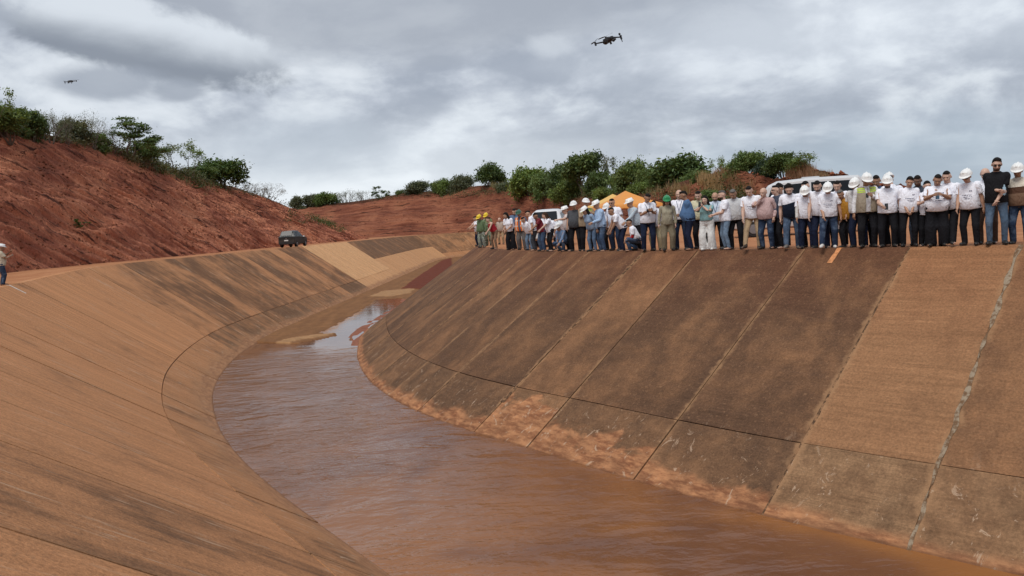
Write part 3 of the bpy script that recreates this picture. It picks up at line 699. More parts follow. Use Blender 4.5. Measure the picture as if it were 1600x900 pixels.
T = [
 ('sparse', 0, 'tree', -4, 215, 116, 62, 50, BR, 'tall leafy tree cut off by the left edge of the photo above the red slope'),
 ('bushy', 0, 'tree', 14, 208, 155, 88, 53, MD, 'dense green tree at the far left of the red slope crest'),
 ('bushy', 1, 'shrub', 48, 209, 166, 60, 57, DK, 'dark green shrub beside the bare grey bush at the left of the crest'),
 ('bare', 0, 'bare_shrub', 78, 215, 165, 62, 60, GY, 'leafless grey shrub left of the green thicket on the red crest'),
 ('bare', 1, 'bare_shrub', 103, 218, 174, 52, 63, GY, 'grey brown twiggy shrub between two taller bare ones on the crest'),
 ('bushy', 2, 'shrub', 120, 225, 178, 56, 66, GY, 'greyish green shrub under the tallest bare tree on the left crest'),
 ('bare', 2, 'bare_tree', 143, 225, 168, 58, 68, GY, 'tallest bare twiggy tree left of the umbrella crowned tree'),
 ('umbrella', 0, 'umbrella_tree', 200, 243, 184, 122, 74, DK, 'wide flat crowned dark green tree on the red slope crest'),
 ('bare', 0, 'bare_shrub', 172, 240, 190, 60, 72, BRN, 'brown twiggy bush under the flat crowned tree'),
 ('bushy', 1, 'shrub', 152, 233, 204, 54, 70, MD, 'small green bush left of the flat crowned tree trunk'),
 ('bushy', 0, 'shrub', 228, 250, 214, 46, 78, MD, 'small green bush under the right tip of the flat crown'),
 ('sparse', 1, 'tree', 268, 260, 223, 44, 88, PALE, 'shorter of two thin pale trees left of the round dark tree'),
 ('sparse', 0, 'tree', 297, 272, 215, 52, 92, BR, 'taller thin light green tree just left of the round dark tree'),
 ('round', 0, 'tree', 347, 292, 239, 78, 104, DK, 'round dense dark green tree near the right end of the left crest'),
 ('bushy', 2, 'shrub', 316, 285, 254, 52, 98, DK, 'low dark green bush touching the left side of the round tree'),
 ('bare', 1, 'bare_shrub', 392, 306, 282, 40, 118, BRN, 'low brown scrub directly right of the round dark tree'),
 ('bare', 2, 'bare_shrub', 418, 314, 283, 54, 126, BRN, 'last brown twiggy bush where the left crest runs down'),
 # far cut, left to right
 ('bushy', 0, 'shrub', 466, 326, 302, 28, 238, GY, 'first grey green bush right of the dip in the skyline'),
 ('bushy', 1, 'shrub', 487, 326, 300, 36, 237, GY, 'second grey green bush from the dip in the skyline'),
 ('bushy', 2, 'shrub', 513, 324, 296, 46, 236, MD, 'green bush standing out from the grey scrub on the far skyline'),
 ('bare', 0, 'bare_shrub', 541, 318, 293, 40, 235, GY, 'grey leafless scrub right of the green bush on the far skyline'),
 ('bare', 1, 'bare_shrub', 568, 316, 295, 40, 233, GY, 'grey leafless scrub left of the tiny flat topped tree'),
 ('umbrella', 1, 'umbrella_tree', 594, 310, 290, 26, 231, DK, 'tiny flat topped tree alone on the far red rim'),
 ('bushy', 0, 'shrub', 625, 306, 294, 18, 228, MD, 'smallest round bush on the far red rim'),
 ('bushy', 1, 'shrub', 655, 304, 279, 46, 225, GY, 'wide olive bush on the far rim left of the green pair'),
 ('bushy', 0, 'shrub', 683, 304, 281, 26, 222, MD, 'small green bush between the olive bush and the brighter pair'),
 ('bushy', 2, 'tree', 698, 308, 274, 38, 219, BR, 'bright green bushy tree on the far rim, left of the grey one'),
 ('bushy', 1, 'tree', 724, 306, 268, 46, 217, GY, 'greyish green bushy tree left of the dark tree with a bare trunk'),
 ('round', 1, 'tree', 765, 294, 249, 54, 206, DK, 'dark green round tree standing clear of its neighbours on the far rim'),
 ('bushy', 2, 'shrub', 797, 304, 280, 46, 196, GY, 'low dull bush between the clear standing dark tree and the bright tree'),
 ('round', 0, 'tree', 828, 306, 251, 62, 180, BR, 'bright green round topped tree left of the dark wood'),
 ('round', 1, 'tree', 872, 306, 249, 52, 160, DK, 'dark tree between the bright round tree and the tallest tree'),
 ('tall', 0, 'tree', 916, 308, 233, 66, 146, DK, 'tallest dark tree of the wood above the orange canopies'),
 ('bushy', 0, 'shrub', 893, 312, 270, 50, 150, MD, 'mid green bush at the foot of the tallest dark tree'),
 ('sparse', 1, 'tree', 955, 306, 237, 34, 142, GY, 'slender greyish tree between the dark tall tree and the green one'),
 ('round', 2, 'tree', 988, 306, 241, 56, 124, MD, 'mid green tree behind the orange canopies, left of the big dark tree'),
 ('bushy', 1, 'shrub', 1003, 312, 280, 46, 116, BR, 'bright green bush low above the orange canopy'),
 ('bushy', 2, 'shrub', 944, 318, 288, 42, 128, BR, 'light green bush peeping over the yellow canopy'),
 ('round', 0, 'tree', 1060, 302, 230, 96, 108, DK, 'biggest round dark green tree above the middle of the crowd'),
 ('bushy', 0, 'shrub', 1034, 306, 262, 54, 112, DK, 'dark bush on the left flank of the biggest round tree'),
 ('bushy', 2, 'shrub', 1082, 300, 262, 40, 104, MD, 'dark bush under the right side of the biggest round tree'),
 ('sparse', 0, 'tree', 1126, 276, 242, 38, 94, BR, 'thin light green tree with sky showing through, above the dry grass'),
 ('bushy', 1, 'tree', 1172, 274, 230, 66, 88, MD, 'tall green tree behind the dark blue green bush above the van'),
 ('round', 1, 'tree', 1197, 290, 240, 48, 83, BLU, 'dark bluish green round bush right above the van'),
 ('bushy', 0, 'tree', 1224, 272, 231, 58, 80, DK, 'dark green tree behind the dry reddish grass on the right rim'),
 ('sparse', 1, 'tree', 1262, 276, 235, 62, 76, MD, 'open crowned green tree at the right end of the rim'),
 ('bushy', 2, 'shrub', 1150, 292, 258, 40, 88, MD, 'green bush on the bank left of the dark blue green bush'),
 ('bushy', 1, 'tree', 850, 308, 264, 52, 168, MD, 'mid green bushy tree between the bright round tree and the dark tree'),
 ('bushy', 2, 'shrub', 880, 318, 284, 46, 152, BR, 'light green shrub low on the bank below the dark tree'),
 ('bushy', 0, 'tree', 938, 308, 258, 52, 140, DK, 'dark bushy tree filling the gap right of the tallest tree'),
 ('bushy', 1, 'tree', 968, 310, 262, 44, 132, MD, 'green bushy tree under the slender greyish tree'),
 ('bushy', 2, 'tree', 1022, 306, 254, 52, 118, MD, 'green bushy tree between the canopy and the biggest round tree'),
 ('bushy', 0, 'shrub', 1098, 288, 262, 36, 98, MD, 'green shrub beside the dry grass right of the biggest round tree'),
 ('bushy', 1, 'tree', 1150, 278, 248, 46, 90, BR, 'light green bushy tree left of the tall green tree above the van'),
 ('bushy', 2, 'tree', 1246, 272, 244, 42, 78, MD, 'green bushy tree between the two last trees of the right rim'),
 ('bushy', 1, 'shrub', 1110, 322, 292, 50, 84, MD, 'low green shrub at the foot of the dry bank, left of the van'),
]
vc = {}
for (kind, var, name, u, vb, vt, wpx, d_, col, label) in T:
    bark = GB if kind == 'bare' else (0.13, 0.10, 0.075)
    lift = 0.6 if d_ < 130 else 1.2
    tree(kind, var, name, u, vb, vt, wpx, d_, col, label, None, 'tree' if name.endswith('tree') else 'shrub', bark, lift)

# ground cover found by casting onto the cut slopes
from mathutils.bvhtree import BVHTree
def bvh_of(o): return BVHTree.FromPolygons([v.co for v in o.data.vertices], [tuple(p.vertices) for p in o.data.polygons])
BV = [bvh_of(bpy.data.objects['red_cut_slope']), bvh_of(bpy.data.objects['far_red_cut_slope'])]
def hit(u, v):
    r = ray(u, v).normalized(); best = None
    for b in BV:
        loc, nrm, idx, dist = b.ray_cast(CAM, r)
        if loc and (best is None or dist < best[1]): best = (loc, dist)
    return best[0] if best else None
def scatter(name, patches, mat, seed, blade):
    rng = random.Random(seed); V = []; F = []; C = []
    for (u0, v0, u1, v1, wv, n, h, col) in patches:       # along a line with a spread in v
        for _ in range(n):
            t = rng.random(); p = hit(u0 + (u1 - u0) * t + rng.gauss(0, 3), v0 + (v1 - v0) * t + rng.gauss(0, wv))
            if p is None: continue
            for q in range(12 if blade else 14):
                if blade:
                    a = rng.uniform(0, 6.28); b0 = p + Vector((rng.gauss(0, .18), rng.gauss(0, .18), -0.1)); tip = b0 + Vector((math.cos(a) * h * .35, math.sin(a) * h * .35, h * rng.uniform(.6, 1.3))); sd_ = Vector((-math.sin(a), math.cos(a), 0)) * 0.035 * h
                    o = len(V); V += [b0 - sd_, b0 + sd_, tip]; F.append((o, o + 1, o + 2)); k = 3
                else:
                    c = p + Vector((rng.gauss(0, h * .5), rng.gauss(0, h * .5), abs(rng.gauss(0, h * .45)))); nn = Vector((rng.gauss(0, 1), rng.gauss(0, 1), 1)).normalized(); a = nn.orthogonal().normalized(); b = nn.cross(a); s = 0.13 * rng.uniform(.6, 1.3)
                    o = len(V); V += [c - a * s, c + b * s * .5, c + a * s, c - b * s * .5]; F.append((o, o + 1, o + 2, o + 3)); k = 4
                g = rng.uniform(.65, 1.3); C += [tuple(x * g for x in col)] * k
    o = link(name, V, F, mat, None, False, 'stuff'); set_col(o.data, 'leaf', C); return o
scatter('low_scrub', [(190, 246, 330, 286, 5, 150, 0.7, (.10, .085, .04)), (240, 266, 360, 300, 4, 90, 0.6, (.07, .09, .03)), (484, 338, 535, 362, 3, 90, 0.8, (.06, .09, .025)), (445, 335, 520, 350, 4, 60, 0.7, (.09, .085, .035)),
                      (118, 352, 126, 355, 2, 6, 0.35, (.07, .1, .03)), (10, 205, 200, 238, 3, 130, 0.8, (.10, .095, .05)), (190, 240, 330, 284, 4, 150, 0.8, (.10, .11, .045)), (330, 286, 440, 316, 3, 90, 0.9, (.11, .095, .055)), (690, 306, 860, 301, 3, 260, 1.9, (.11, .12, .05)), (600, 303, 700, 300, 2, 120, 1.4, (.11, .115, .055)), (450, 324, 600, 311, 2, 160, 1.5, (.12, .125, .075)), (860, 312, 1060, 308, 7, 220, 1.2, (.06, .075, .025)), (600, 306, 690, 306, 2, 40, 1.0, (.08, .08, .035)),
                      (1090, 300, 1180, 310, 10, 120, 0.7, (.07, .085, .03)), (590, 309, 612, 312, 1, 12, 0.8, (.06, .09, .025)), (0, 206, 60, 212, 3, 40, 0.6, (.08, .08, .035))], LEAF, 3, False)
scatter('dry_grass', [(1096, 276, 1126, 300, 7, 150, 0.9, (.40, .27, .14)), (1118, 272, 1150, 274, 6, 90, 0.8, (.34, .20, .11)), (1222, 266, 1270, 276, 6, 170, 0.9, (.34, .20, .12)), (1270, 274, 1300, 277, 3, 50, 0.6, (.36, .24, .14)), (850, 300, 930, 303, 3, 70, 1.4, (.34, .26, .13)), (1140, 290, 1175, 300, 6, 50, 0.7, (.36, .22, .12)),
                      (760, 288, 850, 300, 3, 90, 1.3, (.30, .25, .12)), (200, 250, 330, 290, 6, 80, 0.6, (.24, .17, .09)), (1000, 302, 1080, 296, 4, 60, 1.0, (.33, .23, .12))], LEAF, 8, True)

# loose clods and stones lying on the cut faces and along their feet
def clods(seed, n):
    rng = random.Random(seed); V = []; F = []
    for o_, lim in (('red_cut_slope', n), ('far_red_cut_slope', n // 2)):
        vs = bpy.data.objects[o_].data.vertices; m = len(vs)
        for _ in range(lim):
            p = vs[rng.randrange(m)].co
            if p.z > (8 if o_ == 'red_cut_slope' else 5) or p.z < -0.2: continue
            s = (0.03 + 0.11 * rng.random() ** 4) * (1.0 if o_ == 'red_cut_slope' else 1.8); o = len(V)
            for d_ in ((1, 0, 0), (-1, 0, 0), (0, 1, 0), (0, -1, 0), (0, 0, 1), (0, 0, -1)):
                V.append((p.x + d_[0] * s * rng.uniform(.6, 1.5), p.y + d_[1] * s * rng.uniform(.6, 1.5), p.z + s * .3 + d_[2] * s * rng.uniform(.5, 1.0)))
            for t in ((0, 2, 4), (2, 1, 4), (1, 3, 4), (3, 0, 4), (2, 0, 5), (1, 2, 5), (3, 1, 5), (0, 3, 5)): F.append(tuple(o + k for k in t))
    h = new_mat('clods'); n_ = h.noise(h.pos(), 2.0, 4, .7)
    return link('clods', V, F, finish(h, h.mix(h.mr(n_, .4, .6), (.11, .04, .024), (.24, .085, .045)), .95, None, .1), None, False, 'stuff')
clods(4, 9000)
# ------------------------------------------------------------------ vehicles
def box_bm(bm, c, s, rot=None, bev=0):
    r = bmesh.ops.create_cube(bm, size=1); M_ = Matrix.Translation(c) @ (rot or Matrix.Identity(4)) @ Matrix.Diagonal((*s, 1))
    bmesh.ops.transform(bm, matrix=M_, verts=r['verts']); return r['verts']
def bm_obj(name, bm, mat, parent=None, smooth=False):
    me = bpy.data.meshes.new(name); bm.to_mesh(me); bm.free(); me.materials.append(mat)
    if smooth: me.polygons.foreach_set('use_smooth', [True] * len(me.polygons))
    o = bpy.data.objects.new(name, me); COL.objects.link(o)
    if parent: o.parent = parent
    return o
def car_paint(name, col, rough=.25, dirt=.55):
    h = new_mat(name); tc = h.new('ShaderNodeTexCoord').outputs['Object']; z = h.sep(tc)[2]; n = h.noise(tc, 3, 5, .65)
    dust = h.mr(h.math('ADD', z, h.math('MULTIPLY', h.math('SUBTRACT', n, .5), .9)), 1.0, .25)      # road dust on the lower body
    c = h.mix(h.math('MULTIPLY', dust, dirt), col, (.30, .15, .08))
    return finish(h, c, h.math('ADD', rough, h.math('MULTIPLY', dust, .4)), None, .5)
GLASS = plain('car_glass', (.012, .015, .018), .08, 0, .22, .05); RUB = plain('tyre_rubber', (.02, .018, .017), .8); RIM = plain('wheel_metal', (.32, .32, .33), .35, .8); PLAS = plain('dark_plastic', (.025, .025, .027), .5)
LAMP_R = plain('tail_lamp_red', (.35, .02, .02), .2); LAMP_W = plain('lamp_clear', (.7, .7, .68), .15); PLATE = plain('number_plate', (.62, .62, .6), .4)
def vehicle(name, loc, rz_, st, paint, wheels, wr, sidewins, wind, rearwin, label, cat, extras):
    """st: stations nose to tail (x, z sill, z belt, z roof, half width sill, belt, roof)"""
    root = empty(name, loc, rz_); tag(root, label, cat)
    S = np.array(st, float)
    def sec(x):
        o = np.argsort(S[:, 0]); return [np.interp(x, S[o, 0], S[o, k]) for k in range(1, 7)]
    xs = []
    for a, b in zip(S[:-1, 0], S[1:, 0]):
        n = max(1, int(abs(a - b) / .35)); xs += list(np.linspace(a, b, n, endpoint=False))
    xs.append(S[-1, 0]); V = []; F = []
    def ring(x):
        zb, zl, zr, wb, wl, wr_ = sec(x); zm = zb + (zl - zb) * .55
        h = [(wb * .86, zb), (wb, zb + .08), (wl * 1.015, zm), (wl, zl), (wl * .985, zl + min(.05, (zr - zl) * .3)), (wr_ + .02, zr - min(.09, (zr - zl) * .3)), (wr_ * .86, zr), (wr_ * .4, zr + .018)]
        return [(x, y, z) for y, z in h] + [(x, -y, z) for y, z in h[::-1]]
    for x in xs: V += ring(x)
    m = 16
    for i in range(len(xs) - 1):
        for k in range(m): F.append((i * m + k, i * m + (k + 1) % m, (i + 1) * m + (k + 1) % m, (i + 1) * m + k))
    F.append(tuple(range(m))[::-1]); F.append(tuple(range((len(xs) - 1) * m, len(xs) * m)))
    b = link('body', V, F, paint, root)
    bv = b.modifiers.new('bevel', 'BEVEL'); bv.width = .03; bv.segments = 2; bv.limit_method = 'ANGLE'
    def patch(nm, pts, mat, th=.012):
        """quad strip panel standing a little proud of the body"""
        P0 = [Vector(p) for p in pts]; n = (P0[1] - P0[0]).cross(P0[3] - P0[0]).normalized(); c = sum(P0, Vector()) / 4
        if n.dot(c - Vector((0, 0, .8))) < 0: n = -n
        V_ = [p - n * .03 for p in P0] + [p + n * th for p in P0]
        return link(nm, V_, [(0, 1, 2, 3), (7, 6, 5, 4), (0, 4, 5, 1), (1, 5, 6, 2), (2, 6, 7, 3), (3, 7, 4, 0)], mat, root)
    def sidept(x, f, sg_):
        zb, zl, zr, wb, wl, wr_ = sec(x); z0, y0 = zl + .05, wl * .985; z1, y1 = zr - .09, wr_ + .02
        return (x, sg_ * (y0 + (y1 - y0) * f), z0 + (z1 - z0) * f)
    for sg_ in (-1, 1):
        for (x0, x1, x0t, x1t) in sidewins: patch('window', [sidept(x0, .06, sg_), sidept(x1, .06, sg_), sidept(x1t, .9, sg_), sidept(x0t, .9, sg_)], GLASS, .008)
    def toppt(x, f, y):
        zb, zl, zr, wb, wl, wr_ = sec(x); return (x, y * (wr_ * .9), zr + .004)
    for nm, w_ in (('windscreen', wind), ('rear_window', rearwin)):
        if w_:
            (xa, xb) = w_; d_ = (xb - xa) * .08; patch(nm, [toppt(xa + d_, 0, -.96), toppt(xa + d_, 0, .96), toppt(xb - d_, 0, .92), toppt(xb - d_, 0, -.92)], GLASS, .045)
    for x, y in wheels:
        bm = bmesh.new(); bmesh.ops.create_cone(bm, cap_ends=True, segments=22, radius1=wr, radius2=wr, depth=.22, matrix=Matrix.Translation((x, y, wr)) @ Matrix.Rotation(math.pi / 2, 4, 'X'))
        bmesh.ops.bevel(bm, geom=[e for e in bm.edges if len(e.link_faces) == 2 and max(len(f.verts) for f in e.link_faces) > 4], offset=.035, segments=2, affect='EDGES')
        w_ = bm_obj('wheel', bm, RUB, root)
        bm = bmesh.new(); bmesh.ops.create_cone(bm, cap_ends=True, segments=18, radius1=wr * .62, radius2=wr * .55, depth=.03, matrix=Matrix.Translation((x, y + math.copysign(.112, y), wr)) @ Matrix.Rotation(-math.copysign(math.pi / 2, y), 4, 'X'))
        for k in range(5):
            a = k * 1.257; box_bm(bm, (x + math.cos(a) * wr * .32, y + math.copysign(.128, y), wr + math.sin(a) * wr * .32), (wr * .5, .02, .05), Matrix.Rotation(-a, 4, 'Y'))
        bm_obj('rim', bm, RIM, w_)
    for (nm, c, s, mat) in extras:
        bm = bmesh.new(); box_bm(bm, c, s); bmesh.ops.bevel(bm, geom=bm.edges[:], offset=min(s) * .25, segments=2, affect='EDGES'); bm_obj(nm, bm, mat, root)
    return root
# white minibus behind the crowd on the right
f0 = Vector((9.75, 35.2)); r0 = Vector((14.75, 33.7)); dv = f0 - r0; yaw = math.atan2(dv.y, dv.x); mid = (f0 + r0) / 2
VW = car_paint('white_paint', (.56, .57, .58))
vehicle('minibus', (mid.x, mid.y, -.02), yaw, [(2.62, .38, .72, .78, .80, .82, .70), (2.55, .32, .95, 1.02, .88, .90, .80), (2.35, .30, 1.08, 1.16, .93, .94, .84), (1.85, .30, 1.15, 1.28, .96, .97, .86), (1.10, .30, 1.20, 2.12, .97, .98, .80), (.75, .30, 1.20, 2.27, .98, .98, .78), (-.5, .30, 1.20, 2.33, .98, .98, .78), (-2.4, .32, 1.20, 2.31, .98, .98, .78), (-2.6, .40, 1.18, 2.15, .95, .95, .74)],
        VW, [(1.75, .88), (1.75, -.88), (-1.6, .88), (-1.6, -.88)], .345, [(1.25, .62, .98, .62), (.5, -.45, .5, -.45), (-.58, -1.5, -.58, -1.5), (-1.62, -2.4, -1.62, -2.36)], (1.84, 1.12), None,
        'long white minibus parked behind the crowd on the right', 'van', [('headlight', (2.5, .68, .88), (.16, .26, .2), LAMP_W), ('headlight', (2.5, -.68, .88), (.16, .26, .2), LAMP_W), ('bumper', (2.56, 0, .46), (.2, 1.74, .24), PLAS), ('mirror', (1.45, 1.1, 1.35), (.1, .18, .24), PLAS), ('mirror', (1.45, -1.1, 1.35), (.1, .18, .24), PLAS), ('side_moulding', (-.1, .985, .62), (2.2, .03, .08), PLAS), ('side_moulding', (-.1, -.985, .62), (2.2, .03, .08), PLAS),
                                                                                 ('tail_lamp', (-2.58, .8, 1.1), (.06, .14, .4), LAMP_R), ('tail_lamp', (-2.58, -.8, 1.1), (.06, .14, .4), LAMP_R), ('roof_vent', (-.6, 0, 2.36), (.7, .6, .06), VW)])
SUV_ST = [(2.15, .42, .68, .74, .74, .76, .62), (2.08, .34, .92, .98, .86, .88, .76), (1.3, .30, 1.02, 1.12, .90, .91, .78), (.85, .30, 1.05, 1.18, .91, .92, .78), (.2, .30, 1.08, 1.72, .91, .92, .66), (-.3, .30, 1.08, 1.80, .91, .92, .66), (-1.5, .30, 1.08, 1.76, .91, .91, .65), (-1.95, .34, 1.06, 1.35, .89, .89, .70), (-2.1, .42, 1.0, 1.06, .85, .85, .70)]
p = at_d(857, 383, 40)
vehicle('pickup', (p.x, p.y, -.02), math.radians(-104), SUV_ST, car_paint('white_pickup_paint', (.70, .71, .72)), [(1.3, .82), (1.3, -.82), (-1.3, .82), (-1.3, -.82)], .36, [(.55, -.25, .22, -.25), (-.35, -1.2, -.35, -1.2)], (.82, .24), (-1.52, -1.93),
        'white pickup with dark windscreen parked behind the left part of the crowd', 'car', [('headlight', (2.06, .66, .82), (.14, .3, .16), LAMP_W), ('headlight', (2.06, -.66, .82), (.14, .3, .16), LAMP_W), ('grille', (2.12, 0, .78), (.08, .8, .2), PLAS), ('bumper', (2.13, 0, .5), (.2, 1.68, .22), plain('bumper_grey', (.45, .45, .45), .4)), ('number_plate', (2.245, 0, .5), (.02, .4, .13), PLATE), ('mirror', (.62, 1.05, 1.22), (.1, .2, .16), PLAS), ('mirror', (.62, -1.05, 1.22), (.1, .2, .16), PLAS)])
CAR_ST = [(1.9, .44, .66, .72, .70, .72, .6), (1.82, .32, .88, .94, .80, .82, .7), (1.1, .28, 1.0, 1.08, .84, .85, .74), (.8, .28, 1.03, 1.12, .85, .86, .74), (.2, .28, 1.05, 1.60, .85, .86, .62), (-.3, .28, 1.05, 1.68, .85, .86, .62), (-1.5, .28, 1.06, 1.64, .85, .86, .62), (-1.78, .30, 1.06, 1.12, .85, .86, .70), (-1.88, .38, 1.0, 1.05, .82, .83, .68)]
p = at_d(459, 386, 84); p.z = .28
vehicle('hatchback', p, math.radians(84), CAR_ST, car_paint('dark_green_grey_paint', (.014, .018, .019), .35, .12), [(1.22, .76), (1.22, -.76), (-1.22, .76), (-1.22, -.76)], .31, [(.5, -.25, .1, -.25), (-.35, -1.2, -.35, -1.1)], (.72, .08), (-1.51, -1.77),
        'small dark hatchback seen from behind on the left bank road', 'car', [('tail_lamp', (-1.80, .70, .88), (.12, .18, .3), LAMP_R), ('tail_lamp', (-1.80, -.70, .88), (.12, .18, .3), LAMP_R), ('bumper', (-1.88, 0, .42), (.18, 1.6, .24), PLAS), ('number_plate', (-1.915, 0, .70), (.03, .42, .13), PLATE), ('emblem', (-1.9, 0, .90), (.03, .12, .1), RIM), ('mirror', (.5, .98, 1.05), (.1, .18, .13), LAMP_W), ('mirror', (.5, -.98, 1.05), (.1, .18, .13), LAMP_W)])

# ------------------------------------------------------------------ canopies
def tent(u, vtop, veave, wpx, d, col, label, turn):
    ap = at_d(u, vtop, d); w_ = wpx * d / FPX / 2; ze = at_d(u, veave, d).z; root = empty('canopy', (ap.x, ap.y, -.02), turn); tag(root, label, 'canopy')
    h = ap.z + .02; e = ze + .02; n = 9; V = []; F = []
    m = new_mat('canopy_fabric_%d' % int(u)); P = m.new('ShaderNodeTexCoord').outputs['Object']; nn = m.noise(P, 2.5, 4, .6)
    fm = finish(m, m.mix(nn, tuple(c * .85 for c in col), tuple(min(1, c * 1.12) for c in col)), .6, m.bump(nn, .4, .06), .3)
    for q in range(4):                                   # four sagging gores and a valance
        a = q * math.pi / 2; c0 = Vector((math.cos(a + math.pi / 4), math.sin(a + math.pi / 4), 0)) * w_ * 1.414; c1 = Vector((math.cos(a + 3 * math.pi / 4), math.sin(a + 3 * math.pi / 4), 0)) * w_ * 1.414
        V = []
        for i in range(n):
            t = i / (n - 1)
            for j in range(n):
                s = j / (n - 1); b_ = c0 * (1 - s) + c1 * s; z = h + (e - h) * t - .10 * math.sin(math.pi * t) * (1 - .35 * abs(2 * s - 1)) * (h - e); V.append((b_.x * t, b_.y * t, z))
        for j in range(n): s = j / (n - 1); b_ = c0 * (1 - s) + c1 * s; V.append((b_.x * 1.003, b_.y * 1.003, e - .22 - .02 * math.sin(j * 2.5)))
        link('roof_panel', V, grid_faces(n + 1, n), fm, root, True)
        bm = bmesh.new(); box_bm(bm, (c0.x * .97, c0.y * .97, e / 2), (.05, .05, e)); bm_obj('pole', bm, plain('canopy_steel', (.35, .35, .36), .4, .7), root)
    return root
tent(977, 298, 321, 84, 52, (.70, .30, .075), 'orange pyramid canopy behind the crowd, the larger one in front', .25)
tent(957, 303, 322, 70, 56, (.74, .46, .14), 'yellow orange canopy peeping out behind the left side of the orange canopy', .35)

# ------------------------------------------------------------------ drones
def drone(u, v, d, span, yaw, roll, pitch, col, label):
    root = empty('drone', at_d(u, v, d)); root.rotation_euler = (pitch, roll, yaw); k = span / .36; root.scale = (k, k, k); tag(root, label, 'drone')
    mt = plain('drone_shell_%d' % int(u), col, .45); bl = plain('drone_blade', (.02, .02, .022), .5)
    bm = bmesh.new(); vs = box_bm(bm, (0, 0, 0), (.075, .20, .058)); bmesh.ops.bevel(bm, geom=bm.edges[:], offset=.018, segments=3, affect='EDGES'); v2 = box_bm(bm, (0, .03, .03), (.055, .10, .03)); bm_obj('body', bm, mt, root)
    for sx in (-1, 1):
        for fy, (ay, ex, ey, ez) in ((1, (.07, .155, .115, .012)), (-1, (-.07, .15, -.10, -.008))):
            a = Vector((sx * .034, ay, .008)); b = Vector((sx * ex, ey, ez)); V = []; F = []; tube(V, F, a, b, .012, .009, 8); tube(V, F, b - Vector((0, 0, .028)), b + Vector((0, 0, .026)), .015, .014, 10)
            F.append(tuple(range(len(V) - 10, len(V)))); arm = link('arm', V, F, mt, root)
            if fy == -1: V2 = []; F2 = []; tube(V2, F2, b + Vector((0, 0, -.02)), b + Vector((0, 0, -.07)), .008, .006, 6); link('landing_leg', V2, F2, mt, root)
            V = []; F = []
            ang = random.uniform(0, 3.14)
            for s_ in (0, math.pi):
                c_, s2 = math.cos(ang + s_), math.sin(ang + s_); o = len(V)
                for (r_, w_, z_) in ((.005, .008, .03), (.05, .016, .033), (.11, .007, .036)):
                    for wd in (-1, 1): V.append(b + Vector((c_ * r_ - s2 * w_ * wd, s2 * r_ + c_ * w_ * wd, z_ + .004 * wd)))
                F += [(o, o + 1, o + 3, o + 2), (o + 2, o + 3, o + 5, o + 4)]
            link('rotor', V, F, bl, root)
    bm = bmesh.new(); bmesh.ops.create_icosphere(bm, subdivisions=2, radius=.024, matrix=Matrix.Translation((0, -.085, -.035))); bmesh.ops.create_cone(bm, cap_ends=True, segments=10, radius1=.014, radius2=.014, depth=.03, matrix=Matrix.Translation((0, -.112, -.037)) @ Matrix.Rotation(math.pi / 2, 4, 'X')); bm_obj('camera', bm, bl, root, True)
    return root
drone(951, 63, 10.5, .325, math.radians(38), math.radians(-9), math.radians(-12), (.022, .022, .024), 'larger dark drone with folded out arms hovering above the crowd')
drone(110, 127.5, 25, .31, math.radians(-20), math.radians(4), math.radians(10), (.05, .055, .06), 'small far drone hovering over the red slope at upper left')

# ------------------------------------------------------------------ paint marks on the lining
def mark(b, name, u0, v0, u1, v1, half, mat, label, z):
    a = at_z(u0, v0, z); c = at_z(u1, v1, z - .25); i = int(np.argmin((b.P[:, 0] - a.x) ** 2 + (b.P[:, 1] - a.y) ** 2))
    V = []
    for k, t in enumerate(np.linspace(b.len + .10, b.len - .62, 8)):
        for q in (-1, 1): V.append(bank_pt(b, i + q * half / DS + random.uniform(-.1, .1), t, .018))
    o = link(name, V, grid_faces(8, 2, b is RB), mat); tag(o, label, 'paint mark'); return o
mark(RB, 'painted_mark', 1330, 386, 1320, 401, .075, plain('orange_paint', (.56, .24, .10), .8, 0, .2, .3, 12), 'short orange painted mark at the top of the right concrete slope', 0)
mark(LB, 'painted_mark', 20, 446, 37, 457, .05, plain('white_paint_mark', (.72, .66, .58), .8, 0, .2, .3, 12), 'short white line at the top edge of the left concrete slope', 0)
